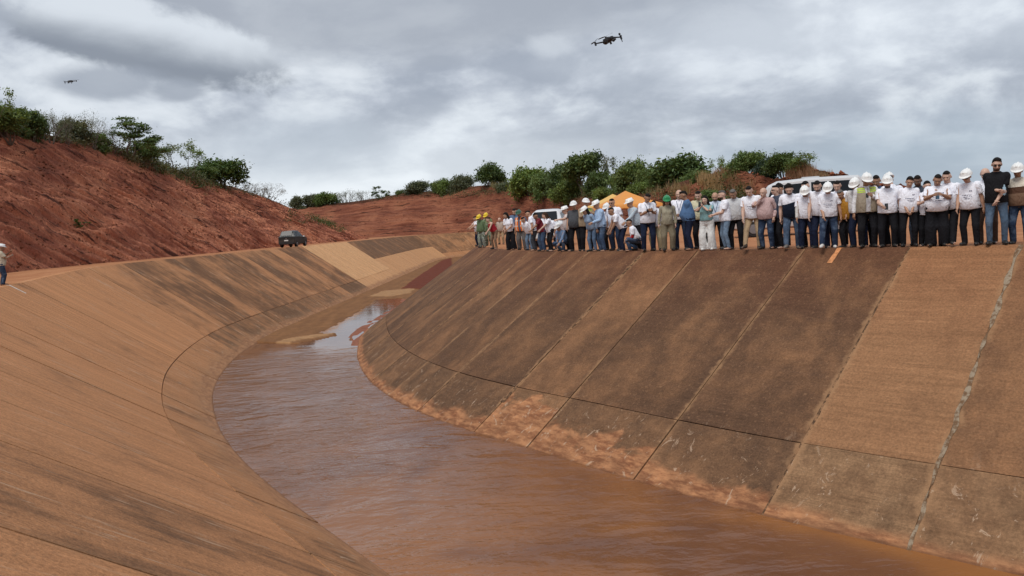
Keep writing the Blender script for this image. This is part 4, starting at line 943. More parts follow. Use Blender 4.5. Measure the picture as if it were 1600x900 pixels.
# ------------------------------------------------------------------ people: templates grown from a distance field, posed by skinning
class Field:
    def __init__(s, lo, hi, h):
        s.lo = np.array(lo, float); s.h = h; s.n = np.ceil((np.array(hi) - s.lo) / h).astype(int) + 1
        s.F = np.full(tuple(s.n), 0.5, np.float32)
        s.ax = [s.lo[k] + h * np.arange(s.n[k]) for k in range(3)]
    def sub(s, lo, hi):
        a = np.clip(np.floor((np.array(lo) - s.lo) / s.h).astype(int), 0, s.n - 1); b = np.clip(np.ceil((np.array(hi) - s.lo) / s.h).astype(int) + 1, 1, s.n)
        sl = tuple(slice(a[k], max(b[k], a[k] + 1)) for k in range(3))
        return sl, s.ax[0][sl[0]][:, None, None], s.ax[1][sl[1]][None, :, None], s.ax[2][sl[2]][None, None, :]
    def put(s, sl, d, k):
        f = s.F[sl]
        if k <= 0: s.F[sl] = np.minimum(f, d); return
        t = np.clip(0.5 + 0.5 * (f - d) / k, 0, 1); s.F[sl] = f + (d - f) * t - k * t * (1 - t)
    def cap(s, p0, p1, r0, r1, k=0.02, flat=None, cut=False):
        p0 = np.array(p0, float); p1 = np.array(p1, float); R = max(r0, r1) + k + 0.03
        sl, X, Y, Z = s.sub(np.minimum(p0, p1) - R, np.maximum(p0, p1) + R)
        d = p1 - p0; L2 = d @ d
        tr = ((X - p0[0]) * d[0] + (Y - p0[1]) * d[1] + (Z - p0[2]) * d[2]) / L2; t = np.clip(tr, 0, 1)
        q = np.sqrt((X - p0[0] - d[0] * t) ** 2 + (Y - p0[1] - d[1] * t) ** 2 + (Z - p0[2] - d[2] * t) ** 2) - (r0 + (r1 - r0) * t)
        if cut: q = np.maximum(q, (tr - 1) * math.sqrt(L2))
        s.put(sl, q, k)
    def ell(s, c, r, k=0.02, fn=None):
        c = np.array(c, float); r = np.array(r, float); sl, X, Y, Z = s.sub(c - r - k - 0.03, c + r + k + 0.03)
        q = (np.sqrt(((X - c[0]) / r[0]) ** 2 + ((Y - c[1]) / r[1]) ** 2 + ((Z - c[2]) / r[2]) ** 2) - 1) * r.min()
        if fn is not None: q = np.maximum(q, fn(X, Y, Z))
        s.put(sl, q, k)
    def loft(s, prof, k=0.02, fn=None):
        """prof rows: z, half width, half depth, centre y"""
        P = np.array(prof, float); sl, X, Y, Z = s.sub((-P[:, 1].max() - .06, -P[:, 2].max() - .1, P[0, 0] - .06), (P[:, 1].max() + .06, P[:, 2].max() + .1, P[-1, 0] + .06))
        zc = np.clip(Z, P[0, 0], P[-1, 0]); a = np.interp(zc, P[:, 0], P[:, 1]); b = np.interp(zc, P[:, 0], P[:, 2]); cy = np.interp(zc, P[:, 0], P[:, 3])
        q = ((np.abs(X / a) ** 2.4 + np.abs((Y - cy) / b) ** 2.4) ** (1 / 2.4) - 1) * np.minimum(a, b)
        q = np.maximum(q, np.maximum(P[0, 0] - Z, Z - P[-1, 0]))
        if fn is not None: q = np.maximum(q, fn(X, Y, Z))
        s.put(sl, q, k)
    def clip(s, fn):
        X, Y, Z = s.ax[0][:, None, None], s.ax[1][None, :, None], s.ax[2][None, None, :]
        s.F = np.maximum(s.F, fn(X, Y, Z)).astype(np.float32)
    def mesh(s):
        F = s.F; sg = F < 0; nx, ny, nz = F.shape
        cnt = np.zeros((nx - 1, ny - 1, nz - 1), np.float32); acc = np.zeros((nx - 1, ny - 1, nz - 1, 3), np.float32)
        corners = [(i, j, k) for i in (0, 1) for j in (0, 1) for k in (0, 1)]
        def cs(A, c): return A[c[0]:nx - 1 + c[0], c[1]:ny - 1 + c[1], c[2]:nz - 1 + c[2]]
        for a in corners:
            for ax in range(3):
                if a[ax]: continue
                b = list(a); b[ax] = 1; fa = cs(F, a); fb = cs(F, b); m = (cs(sg, a) != cs(sg, b))
                t = np.where(m, fa / np.where(m, fa - fb, 1), 0)
                for q in range(3):
                    acc[..., q] += np.where(m, a[q] + (t if q == ax else 0), 0)
                cnt += m
        act = cnt > 0; idx = -np.ones(cnt.shape, np.int64); idx[act] = np.arange(act.sum())
        ii = np.argwhere(act); V = s.lo + s.h * (ii + acc[act] / cnt[act][:, None])
        Q = []
        for ax in range(3):
            o1, o2 = [(1, 2), (2, 0), (0, 1)][ax]
            sa = [slice(None)] * 3; sb = [slice(None)] * 3; sa[ax] = slice(0, -1); sb[ax] = slice(1, None)
            A = sg[tuple(sa)]; B = sg[tuple(sb)]; e = np.argwhere(A != B); e = e[(e[:, o1] > 0) & (e[:, o2] > 0) & (e[:, o1] < F.shape[o1] - 1) & (e[:, o2] < F.shape[o2] - 1)]
            if not len(e): continue
            def at(d1, d2):
                c = e.copy(); c[:, o1] -= d1; c[:, o2] -= d2; return idx[c[:, 0], c[:, 1], c[:, 2]]
            q = np.stack([at(1, 1), at(0, 1), at(0, 0), at(1, 0)], 1); ins = A[e[:, 0], e[:, 1], e[:, 2]]
            q[~ins] = q[~ins][:, ::-1]; Q.append(q)
        return V, np.concatenate(Q)
def reduce(V, Q, tris):
    me = bpy.data.meshes.new('tmp'); me.from_pydata(V.tolist(), [], Q.tolist()); o = bpy.data.objects.new('tmp', me); COL.objects.link(o)
    sm = o.modifiers.new('s', 'SMOOTH'); sm.factor = 0.4; sm.iterations = 1
    dc = o.modifiers.new('d', 'DECIMATE'); dc.ratio = min(1, tris / (2 * len(Q)))
    dg = bpy.context.evaluated_depsgraph_get(); m2 = bpy.data.meshes.new_from_object(o.evaluated_get(dg))
    v = np.empty(len(m2.vertices) * 3, np.float64); m2.vertices.foreach_get('co', v); f = [tuple(p.vertices) for p in m2.polygons]
    bpy.data.objects.remove(o); bpy.data.meshes.remove(me); bpy.data.meshes.remove(m2)
    return v.reshape(-1, 3), f
SH = np.array([.175, .02, 1.42]); AD = np.array([math.sin(math.radians(33)), 0, -math.cos(math.radians(33))]); UA, FA = .285, .255
EL = SH + AD * UA; AD2 = np.array([AD[0], -.10, AD[2]]); AD2 /= np.linalg.norm(AD2); WR = EL + AD2 * FA
HIP = np.array([.092, 0, .92]); KN = np.array([.112, -.012, .49]); AN = np.array([.125, .02, .085])
mir = lambda p: np.array([-p[0], p[1], p[2]])
def both(fn):
    fn(lambda p: np.array(p, float)); fn(lambda p: mir(np.array(p, float)))
HEADK = 1.05
def headscale(V):
    V = V.copy(); k = 1 + (HEADK - 1) * smoothstep(1.47, 1.55, V[:, 2]) * (np.abs(V[:, 0]) < .3); c = np.array([0, .0, 1.50]); return c + (V - c) * k[:, None]
def t_body(fem):
    f = Field((-.66, -.19, -.01), (.66, .17, 1.80), .0072)
    if fem: pr = [(.83, .13, .10, .01), (.92, .178, .118, .012), (1.0, .158, .105, .005), (1.08, .135, .092, 0), (1.2, .145, .098, .002), (1.28, .155, .115, -.006), (1.36, .16, .10, .008), (1.43, .12, .078, .012), (1.47, .055, .055, .015)]
    else: pr = [(.83, .12, .10, .01), (.92, .168, .115, .008), (1.0, .16, .108, .002), (1.1, .152, .102, -.002), (1.2, .163, .108, -.002), (1.3, .178, .118, 0), (1.38, .178, .108, .008), (1.44, .13, .082, .012), (1.475, .062, .06, .015)]
    f.loft([(p[0], p[1] * .93, p[2] * .90, p[3]) for p in pr[:-3]] + pr[-3:], .03); sc = .86 if fem else 1
    f.cap((0, .018, 1.42), (0, .0, 1.56), .058 * sc, .054 * sc, .025)
    f.ell((0, .004, 1.658), (.076, .096, .098), .01); f.ell((0, -.03, 1.585), (.056, .064, .066), .03); f.ell((0, -.055, 1.555), (.03, .03, .026), .02)
    f.cap((0, -.092, 1.645), (0, -.112, 1.607), .009, .014, .012); f.ell((0, -.094, 1.572), (.024, .012, .009), .008)
    f.ell((0, -.085, 1.672), (.05, .014, .012), .012)
    def side(m):
        f.ell(m((.078, .01, 1.628)), (.012, .02, .031), .008)
        f.ell(m((.032, -.083, 1.612)), (.022, .014, .016), .015)
        f.cap(m(SH - (.05, 0, .012)), m(SH + AD * .03), .046 * sc, .051 * sc, .045); f.cap(m(SH), m(EL), .050 * sc, .041 * sc, .03); f.cap(m(EL), m(WR), .042 * sc, .028 * sc, .02)
        f.cap(m(EL + AD2 * .02), m(EL + AD2 * .14), .040 * sc, .037 * sc, .02)
        # hand: palm, four fingers of unequal length, thumb from the side of the palm
        yv = np.array([0, 1, 0]); nx_ = np.cross(AD2, yv); nx_ *= np.sign(-nx_[0])            # palm faces the thigh
        for q, (oy, ln) in enumerate(((-.030, .066), (-.010, .076), (.010, .070), (.029, .054))):
            k0 = WR + AD2 * (.088 - .004 * abs(q - 1)) + yv * oy; f.cap(m(WR + AD2 * .015 + yv * oy * .55), m(k0), .0135, .0125, .012)
            k1 = k0 + (AD2 * .93 + nx_ * .30 + yv * oy * 2.2) * ln * .5; k2 = k1 + (AD2 * .72 + nx_ * .66 + yv * oy * 1.5) * ln * .55
            f.cap(m(k0), m(k1), .0100, .0092, .003); f.cap(m(k1), m(k2), .0092, .0078, .003)
        b0 = WR + AD2 * .028 - yv * .022; b1 = b0 + AD2 * .036 - yv * .034 + nx_ * .012; b2 = b1 + AD2 * .036 - yv * .010 + nx_ * .014
        f.cap(m(b0), m(b1), .0145, .0110, .006); f.cap(m(b1), m(b2), .0110, .0088, .003)
        f.cap(m(HIP), m(KN), .070, .043, .03); f.cap(m(KN), m(AN), .042, .032, .02); f.cap(m(KN + (0, .014, -.06)), m(KN + (0, .010, -.18)), .038, .034, .02)
        f.ell(m((.128, -.035, .04)), (.038, .115, .034), .02); f.cap(m(AN), m((.126, .03, .05)), .036, .036, .02)
    both(side)
    if fem: both(lambda m: f.ell(m((.065, -.095, 1.275)), (.062, .05, .058), .03))
    V, Q = f.mesh(); V = headscale(V); return reduce(V, Q, 6200)
def t_shirt(kind, fem=False):
    f = Field((-.60, -.22, .80), (.60, .20, 1.54), .0125)
    if kind == 'sleeve':
        both(lambda m: (f.cap(m(SH + AD * .15), m(EL), .054, .050, .02), f.cap(m(EL), m(WR - AD2 * .01), .050, .038, .02, cut=True))); return reduce(*f.mesh(), 900)
    hem = dict(tee=.865, long=.87, tank=.95, vest=.86, short=.90, crop=.98)[kind]; w = .90 if fem else 1.0; e = .022 if kind == 'vest' else 0
    pr = [(hem, .192 * w + e, .138 + e, .0), (.98, .186 * w + e, .134 + e, -.002), (1.1, .18 * w + e, .13 + e, -.004), (1.22, .185 * w + e, .13 + e, -.003), (1.32, .192 * w + e, .133 + e, .0), (1.38, .180 * w + e, .12 + e, .008), (1.43, .132 * w + e * .5, .094 + e * .5, .012), (1.455, .105 * w + e * .4, .084 + e * .4, .012), (1.485, .078, .076, .012)]
    if kind == 'tank': pr = pr[:5] + [(1.38, .16 * w, .115, .008), (1.43, .11 * w, .085, .012), (1.44, .10 * w, .08, .012)]
    f.loft(pr, .02)
    if fem: both(lambda m: f.ell(m((.065, -.098, 1.275)), (.072, .058, .068), .035))
    def side(m):
        if kind in ('tee', 'short', 'crop'):
            f.cap(m(SH - (.05, 0, .012)), m(SH + AD * .04), .058, .064, .04); f.cap(m(SH - (0, 0, .006)), m(SH + AD * .21), .061, .071, .03, cut=True)
        elif kind == 'long':
            f.cap(m(SH - (.05, 0, .012)), m(SH + AD * .04), .058, .062, .04); f.cap(m(SH - (0, 0, .006)), m(EL), .061, .056, .03); f.cap(m(EL), m(WR - AD2 * .01), .058, .044, .02, cut=True)
        elif kind == 'vest': f.cap(m(SH - (.07, 0, .01)), m(SH - (.01, 0, .02)), .068, .074, .03)
    both(side)
    if kind == 'vest': f.clip(lambda X, Y, Z: np.where(Y < 0, .045 - np.abs(X), -1.0) + 0 * Z)
    if kind == 'long' or kind == 'tee':
        f.ell((0, .012, 1.485), (.075, .078, .018), .008)
    f.clip(lambda X, Y, Z: hem - Z + 0 * X + 0 * Y)
    return reduce(*f.mesh(), 2600)
def t_trousers(kind):
    f = Field((-.33, -.26, -.01), (.33, .22, 1.06), .0125)
    f.loft([(.84, .14, .12, .01), (.92, .182, .13, .01), (1.0, .172, .12, .004), (1.03, .168, .116, .002)], .03)
    r = dict(jeans=(.102, .074, .060), wide=(.108, .098, .125), slim=(.096, .064, .050), cargo=(.112, .092, .080), skirt=(.108, .106, .115))[kind]
    def side(m):
        a = AN + (0, 0, -.055 if kind == 'wide' else -.03)
        f.cap(m(HIP), m(KN), r[0], r[1], .025); f.cap(m(KN), m(a), r[1], r[2], .02, cut=True)
        if kind == 'cargo': f.ell(m((.20, 0, .62)), (.03, .06, .08), .02)
    both(side)
    f.clip(lambda X, Y, Z: .03 - Z + 0 * X + 0 * Y)
    return reduce(*f.mesh(), 2200)
def t_head(kind):
    f = Field((-.2, -.24, 1.22), (.2, .22, 1.86), .0085)
    if kind == 'short':
        f.ell((0, .012, 1.668), (.082, .103, .103), 0, lambda X, Y, Z: (1.655 - .82 * Y - Z + .9 * np.maximum(0, .05 - np.abs(X)) * (Y < 0)) * .7); f.ell((.012, -.045, 1.744), (.058, .045, .026), .02)
        f.clip(lambda X, Y, Z: (1.57 - Z) + 0 * X + 0 * Y)
    elif kind == 'curly':
        f.ell((0, .012, 1.675), (.095, .112, .118), 0, lambda X, Y, Z: (1.668 - .85 * Y - Z + 0 * X) * .75)
        rg = random.Random(2)
        for _ in range(40):
            a = rg.uniform(0, 6.28); e = rg.uniform(.2, 1.5); p = (math.cos(a) * math.cos(e) * .088, .015 + math.sin(a) * math.cos(e) * .102, 1.68 + math.sin(e) * .105)
            if p[2] > 1.685 - .8 * p[1]: f.ell(p, (.02, .02, .02), .01)
    elif kind == 'ring':
        f.ell((0, .012, 1.655), (.084, .104, .1), 0, lambda X, Y, Z: np.maximum((1.585 - Z), np.maximum(Z - 1.69, -.02 - Y)) + 0 * X)
    elif kind == 'long':
        f.ell((0, .014, 1.668), (.09, .108, .108), .0, lambda X, Y, Z: (1.62 - .95 * Y - Z + 0 * X) * .7)
        f.cap((0, .075, 1.66), (0, .10, 1.34), .072, .058, .03); both(lambda m: (f.cap(m((.07, .03, 1.68)), m((.095, .02, 1.46)), .036, .042, .03), f.cap(m((.095, .02, 1.46)), m((.10, -.045, 1.30)), .042, .03, .03)))
    elif kind == 'bun':
        f.ell((0, .014, 1.668), (.088, .107, .108), .0, lambda X, Y, Z: (1.635 - .95 * Y - Z + 0 * X) * .7); f.ell((0, .12, 1.68), (.045, .045, .045), .015)
    elif kind == 'helmet':
        f.ell((0, .0, 1.688), (.122, .148, .118), 0, lambda X, Y, Z: 1.684 - Z + 0 * X + 0 * Y)
        f.ell((0, -.03, 1.690), (.128, .185, .018), .006); f.cap((0, -.10, 1.775), (0, .10, 1.775), .026, .026, .012); both(lambda m: f.cap(m((.05, -.09, 1.768)), m((.05, .09, 1.768)), .016, .016, .012))
    elif kind == 'cap':
        f.ell((0, .004, 1.680), (.094, .114, .100), 0, lambda X, Y, Z: 1.675 - Z + 0 * X + 0 * Y); f.ell((0, -.115, 1.688), (.075, .085, .012), .006)
    V, Q = f.mesh(); c = np.array([0, .0, 1.50]); return reduce(c + (V - c) * HEADK, Q, dict(helmet=900, long=1100).get(kind, 800))
def t_shoe():
    f = Field((.03, -.22, -.02), (.23, .14, .16), .009)
    f.ell((.128, -.085, .042), (.048, .085, .046), .02); f.ell((.126, .01, .045), (.042, .075, .055), .03); f.cap((.125, .02, .06), (.125, .025, .11), .044, .046, .02, cut=True)
    f.clip(lambda X, Y, Z: .006 - Z + 0 * X + 0 * Y)
    return reduce(*f.mesh(), 420)
# bones: name -> segment, radius, side
BONES = [('pelvis', (0, 0, .90), (0, 0, 1.0), .15, 0), ('chest', (0, 0, 1.10), (0, .01, 1.40), .15, 0), ('head', (0, .012, 1.52), (0, 0, 1.72), .085, 0)]
for nm, sg_ in (('L', 1), ('R', -1)):
    q = (lambda p: tuple(p)) if sg_ == 1 else (lambda p: tuple(mir(p)))
    BONES += [('ua' + nm, q(SH + AD * .04), q(EL), .045, sg_), ('fa' + nm, q(EL), q(WR), .036, sg_), ('ha' + nm, q(WR + AD2 * .02), q(WR + AD2 * .17), .03, sg_),
              ('th' + nm, q(HIP - (0, 0, .06)), q(KN), .08, sg_), ('sh' + nm, q(KN), q(AN), .05, sg_), ('ft' + nm, q(AN), q((.128, -.12, .03)), .05, sg_)]
def weights(V, only=None):
    W = np.zeros((len(V), len(BONES)))
    for b, (nm, p0, p1, r, sd_) in enumerate(BONES):
        p0 = np.array(p0); p1 = np.array(p1); d = p1 - p0; t = np.clip((V - p0) @ d / (d @ d), 0, 1); ds = np.linalg.norm(V - p0 - t[:, None] * d, axis=1)
        w_ = 1 / (ds / r + .05) ** 6
        if sd_: w_ = w_ * smoothstep(-.03, .05, V[:, 0] * sd_)
        if nm[:2] in ('ua', 'fa', 'ha'): w_ = w_ * smoothstep(.12, .20, np.abs(V[:, 0]) + .25 * (1.42 - V[:, 2]) * 0)
        if nm == 'chest': w_ = w_ * smoothstep(1.60, 1.5, V[:, 2])
        if nm == 'pelvis': w_ = w_ * smoothstep(1.30, 1.1, V[:, 2])
        W[:, b] = w_
    if only is not None: W[:] = 0; W[:, [k for k, b in enumerate(BONES) if b[0] == only][0]] = 1
    return W / W.sum(1, keepdims=True)
class Tpl:
    def __init__(s, vf, only=None): s.V, s.F = vf; s.W = weights(s.V, only)
TP = {}
def tpl(key):
    if key not in TP:
        k = key.split(':')
        TP[key] = (Tpl(t_body(k[1] == 'f')) if k[0] == 'body' else Tpl(t_shirt(k[1], k[2] == 'f')) if k[0] == 'shirt' else Tpl(t_trousers(k[1])) if k[0] == 'trousers' else Tpl(t_head(k[1]), 'head') if k[0] == 'top' else None)
    return TP[key]
_sv, _sf = t_shoe(); TP['shoeL'] = Tpl((_sv, _sf), 'ftL'); TP['shoeR'] = Tpl((_sv * (-1, 1, 1), [f[::-1] for f in _sf]), 'ftR')
def rx(a): c, s = math.cos(a), math.sin(a); return np.array([[1, 0, 0], [0, c, -s], [0, s, c]])
def ry(a): c, s = math.cos(a), math.sin(a); return np.array([[c, 0, s], [0, 1, 0], [-s, 0, c]])
def rz(a): c, s = math.cos(a), math.sin(a); return np.array([[c, -s, 0], [s, c, 0], [0, 0, 1]])
def frame(d, pole):
    d = d / np.linalg.norm(d); x = pole - d * (pole @ d); x /= max(1e-6, np.linalg.norm(x)); return np.stack([d, x, np.cross(d, x)], 1)
def ik(S, T, a, b, pole):
    v = T - S; D = np.linalg.norm(v); D2 = min(max(D, abs(a - b) + .02), (a + b) * .995); u = v / D
    ca = (a * a + D2 * D2 - b * b) / (2 * a * D2); p = pole - u * (pole @ u); p /= max(1e-6, np.linalg.norm(p))
    E = S + u * (a * ca) + p * (a * math.sqrt(max(0, 1 - ca * ca))); return E, S + u * D2
DEG = math.pi / 180
ARMS = dict(down=(.255, .0, .885), relaxed=(.235, -.07, .90), clasp=(.045, -.215, .965), phone=(.065, -.325, 1.27), phone_hi=(.075, -.34, 1.47), selfie=(.12, -.46, 1.50), cross=(-.10, -.205, 1.13), chest=(.02, -.235, 1.24), point=(.30, -.47, 1.33), reach=(.10, -.52, 1.16),
            knee=(.15, -.36, .87), back=(.10, .16, .96), pocket=(.205, -.02, .93), mouth=(.045, -.215, 1.485), side_out=(.55, -.12, 1.30), lowphone=(.08, -.33, 1.10), hip=(.23, .0, 1.0), wrist_low=(-.03, -.225, .985))
def solve(po):
    """bone matrices (R, pivot, new position) for one pose"""
    pt = po.get('pitch', 6) * DEG; yw = po.get('yaw', 0) * DEG; rl = po.get('roll', 0) * DEG; sq = po.get('squat', 0)
    pelv = np.array([po.get('shift', 0), .10 * math.sin(pt) + po.get('py', 0), .95 - .015 - sq]); Rp = rx(pt * .35 + (.25 if sq > .3 else 0)) @ ry(rl * .3)
    Rc = rz(yw) @ rx(pt) @ ry(rl); P0 = np.array([0, 0, .95]); C0 = np.array([0, 0, 1.04]); Cp = pelv + Rp @ (C0 - P0)
    out = {'pelvis': (Rp, P0, pelv), 'chest': (Rc, C0, Cp)}
    ch = lambda p: Cp + Rc @ (np.array(p) - C0)
    N0 = np.array([0, .014, 1.47]); Rh = rz(yw * .6 + po.get('hyaw', 0) * DEG) @ ry(rl * .5 + po.get('hroll', 0) * DEG) @ rx(pt * .55 + po.get('hp', 18) * DEG); out['head'] = (Rh, N0, ch(N0))
    for nm, sg_ in (('L', 1), ('R', -1)):
        m = (lambda p: np.array(p, float)) if sg_ == 1 else mir
        S0, E0, W0 = m(SH), m(EL), m(WR); S = ch(S0); a = po.get('arm' + nm, 'relaxed'); tgt = ARMS[a] if isinstance(a, str) else a
        T = ch(m(np.array(tgt, float))); pole = Rc @ np.array([sg_ * (.75 if a in ('phone', 'phone_hi', 'chest', 'mouth', 'cross', 'hip', 'selfie') else .35), .8, -.55 if a not in ('side_out', 'point') else -.3])
        E, Wn = ik(S, T, UA, FA, pole); F0 = frame(E0 - S0, np.array([0, 1., 0])); 
        out['ua' + nm] = (frame(E - S, pole) @ F0.T, S0, S)
        Rf = frame(Wn - E, pole) @ frame(W0 - E0, np.array([0, 1., 0])).T; tw = po.get('twist' + nm, 0) * DEG
        out['fa' + nm] = (Rf, E0, E); out['ha' + nm] = (Rf, W0, Wn)
        H0, K0, A0 = m(HIP), m(KN), m(AN); H = pelv + Rp @ (H0 - P0); f_ = po.get('foot' + nm, None); A = m(np.array(f_ if f_ is not None else (.125, .02, .085), float))
        kp = np.array([sg_ * (.25 if sq < .3 else .45), -1., .1]); K, A1 = ik(H, A, np.linalg.norm(KN - HIP), np.linalg.norm(AN - KN), kp)
        out['th' + nm] = (frame(K - H, kp) @ frame(K0 - H0, np.array([0, -1., 0])).T, H0, H); out['sh' + nm] = (frame(A1 - K, kp) @ frame(A0 - K0, np.array([0, -1., 0])).T, K0, K)
        out['ft' + nm] = (rz(sg_ * .22) @ rx(po.get('toe' + nm, 0) * DEG), A0, A1)
    return out
def morph(V, g, belly, wide):
    V = V.copy(); z = V[:, 2]; k = np.exp(-((z - 1.06) / .17) ** 2) * (np.abs(V[:, 0]) < .25)
    V[:, 0] *= 1 + g * k; V[:, 1] = V[:, 1] * (1 + g * k); V[:, 1] -= belly * k * smoothstep(.02, -.08, V[:, 1])
    V[:, 0] *= wide; V[:, 1] *= 1 + (wide - 1) * .7
    return V
def pose_verts(t, B, g, belly, wide):
    V = morph(t.V, g, belly, wide); out = np.zeros_like(V)
    for b, (nm, *_r) in enumerate(BONES):
        R, p0, p1 = B[nm]; w_ = t.W[:, b:b + 1]
        if w_.max() < 1e-4: continue
        out += w_ * ((V - p0) @ R.T + p1)
    return out
# ---- materials on people
def skin_mat():
    h = new_mat('skin'); oc = h.new('ShaderNodeObjectInfo').outputs['Color']; r = h.attr('rest'); x, y, z = h.sep(r)[0:3]; ax_ = h.math('ABSOLUTE', x)
    front = h.mr(y, -.055, -.075); n = h.noise(r, 24, 3)
    c = h.mix(1.0, oc, h.mix(n, (.85, .85, .85), (1.15, 1.15, 1.15)), 'MULTIPLY')
    def spot(cx, cz, rx_, rz_):
        q = h.math('ADD', h.math('POWER', h.math('DIVIDE', h.math('SUBTRACT', ax_, cx), rx_), 2.0), h.math('POWER', h.math('DIVIDE', h.math('SUBTRACT', z, cz), rz_), 2.0)); return h.math('MULTIPLY', h.mr(q, 1.2, .7), front)
    bd = h.new('ShaderNodeAttribute', attribute_name='beard', attribute_type='OBJECT').outputs['Fac']
    jaw = h.math('MULTIPLY', h.math('MULTIPLY', h.mr(z, 1.592, 1.575), h.mr(y, .0, -.03)), h.mr(z, 1.50, 1.52))
    c = h.mix(h.math('MULTIPLY', h.math('MULTIPLY', jaw, bd), h.mr(n, .3, .5, .7, 1)), c, (.02, .015, .012))
    c = h.mix(h.math('MULTIPLY', spot(0, 1.571, .026, .007), .75), c, (.22, .075, .06))
    c = h.mix(spot(.033, 1.640, .015, .008), c, (.55, .5, .46)); c = h.mix(spot(.033, 1.640, .007, .0085), c, (.015, .01, .008))
    c = h.mix(h.math('MULTIPLY', spot(.034, 1.663, .023, .006), .55), c, (.02, .015, .012))
    return finish(h, c, .5, h.bump(n, .15, .003), .4)
SKIN = skin_mat()
def cloth_mat(name, mode):
    h = new_mat(name); oc = h.new('ShaderNodeObjectInfo').outputs['Color']; r = h.attr('rest'); x, y, z = h.sep(r)[0:3]; front = h.mr(y, -.05, -.07)
    rnd = h.new('ShaderNodeObjectInfo').outputs['Random']; P = h.comb(x, h.math('ADD', y, h.math('MULTIPLY', rnd, 9.0)), z)
    fold = h.noise(h.new('ShaderNodeMapping', {'Vector': P, 'Rotation': (0, .5, 0), 'Scale': (14, 10, 7)}).outputs[0], 1.0, 3, .5, 1.2); weave = h.noise(P, 160, 2)
    c = h.mix(1.0, oc, h.mix(weave, (.9, .9, .9), (1.1, 1.1, 1.1)), 'MULTIPLY')
    rng_ = lambda lo, hi, v: h.math('MULTIPLY', h.math('GREATER_THAN', v, lo), h.math('LESS_THAN', v, hi))
    if mode == 'print':      # slogan: three short lines of dark script on the chest and a small mark above
        ln = h.noise(h.scale(P, (95, 1, 55)), 1.0, 3, .7); ink = h.math('GREATER_THAN', ln, .47); rows = None
        for (zc, x0, x1) in ((1.235, -.085, .10), (1.195, -.06, .11), (1.157, -.03, .08)):
            m = h.math('MULTIPLY', rng_(zc - .0105, zc + .0105, z), rng_(x0, x1, x)); rows = m if rows is None else h.math('ADD', rows, m)
        m2 = h.math('MULTIPLY', rng_(1.305, 1.335, z), rng_(.06, .115, x)); rows = h.math('ADD', rows, m2)
        c = h.mix(h.math('MULTIPLY', h.math('MULTIPLY', rows, ink), front), c, (.035, .035, .09))
    elif mode == 'block':    # white yoke over a navy body
        c = h.mix(h.math('LESS_THAN', z, h.math('ADD', 1.29, h.math('MULTIPLY', x, .25))), c, (.012, .018, .035))
    elif mode == 'bands':    # cream yoke, dark brown band, light brown body
        c = h.mix(h.math('LESS_THAN', z, 1.285), c, (.085, .042, .026)); c = h.mix(h.math('LESS_THAN', z, 1.145), c, (.19, .115, .075))
    elif mode == 'hivis':    # reflective bands
        for (a, b) in ((1.325, 1.36), (1.09, 1.13)): c = h.mix(rng_(a, b, z), c, (.62, .60, .52))
        c = h.mix(rng_(.10, .135, h.math('ABSOLUTE', x)), c, (.62, .60, .52))
    elif mode == 'yoke':     # beige work vest with yellow green bars on the shoulders
        for a in (1.385, 1.425, 1.345): c = h.mix(rng_(a, a + .022, z), c, (.45, .62, .05))
    elif mode == 'stripe':
        c = h.mix(h.math('GREATER_THAN', h.math('SINE', h.math('MULTIPLY', x, 260.0)), .2), c, (.10, .11, .14))
    elif mode == 'check':
        k = h.math('MULTIPLY', h.math('SINE', h.math('MULTIPLY', x, 230.0)), h.math('SINE', h.math('MULTIPLY', z, 230.0))); c = h.mix(h.math('MULTIPLY', h.math('GREATER_THAN', k, .1), .4), c, (.62, .52, .5))
    elif mode == 'camo':
        c = h.mix(h.math('GREATER_THAN', h.noise(P, 11, 3), .53), c, (.06, .075, .04)); c = h.mix(h.math('GREATER_THAN', h.noise(P, 9, 3, .5, .5), .58), c, (.30, .31, .25))
    elif mode == 'denim':
        c = h.mix(h.math('MULTIPLY', h.mr(h.noise(P, 5, 3), .45, .65), .35), c, (.16, .22, .31))
    elif mode == 'lanyard':
        s1 = h.math('ABSOLUTE', h.math('SUBTRACT', h.math('ABSOLUTE', x), h.math('MULTIPLY', h.math('SUBTRACT', z, 1.16), .24)))
        c = h.mix(h.math('MULTIPLY', h.math('MULTIPLY', h.math('LESS_THAN', s1, .007), rng_(1.16, 1.48, z)), front), c, (.03, .05, .14)); c = h.mix(h.math('MULTIPLY', h.math('MULTIPLY', rng_(1.10, 1.165, z), h.math('LESS_THAN', h.math('ABSOLUTE', x), .024)), front), c, (.55, .57, .62))
    return finish(h, c, .85, h.bump(h.math('ADD', fold, h.math('MULTIPLY', weave, .05)), .75, .045), .15)
CLOTH = {m: cloth_mat('cloth_' + m, m) for m in ('plain', 'print', 'block', 'bands', 'hivis', 'yoke', 'stripe', 'check', 'camo', 'denim', 'lanyard')}
def col_mat(name, rough, spec, bscale, bs):
    h = new_mat(name); oc = h.new('ShaderNodeObjectInfo').outputs['Color']; n = h.noise(h.attr('rest'), bscale, 3)
    return finish(h, h.mix(1.0, oc, h.mix(n, (.85, .85, .85), (1.15, 1.15, 1.15)), 'MULTIPLY'), rough, h.bump(n, bs, .01), spec)
HAIRM = col_mat('hair', .75, .12, 70, .9); HATM = col_mat('hard_hat_plastic', .32, .5, 6, .02); SHOEM = col_mat('shoe_leather', .5, .4, 30, .2)
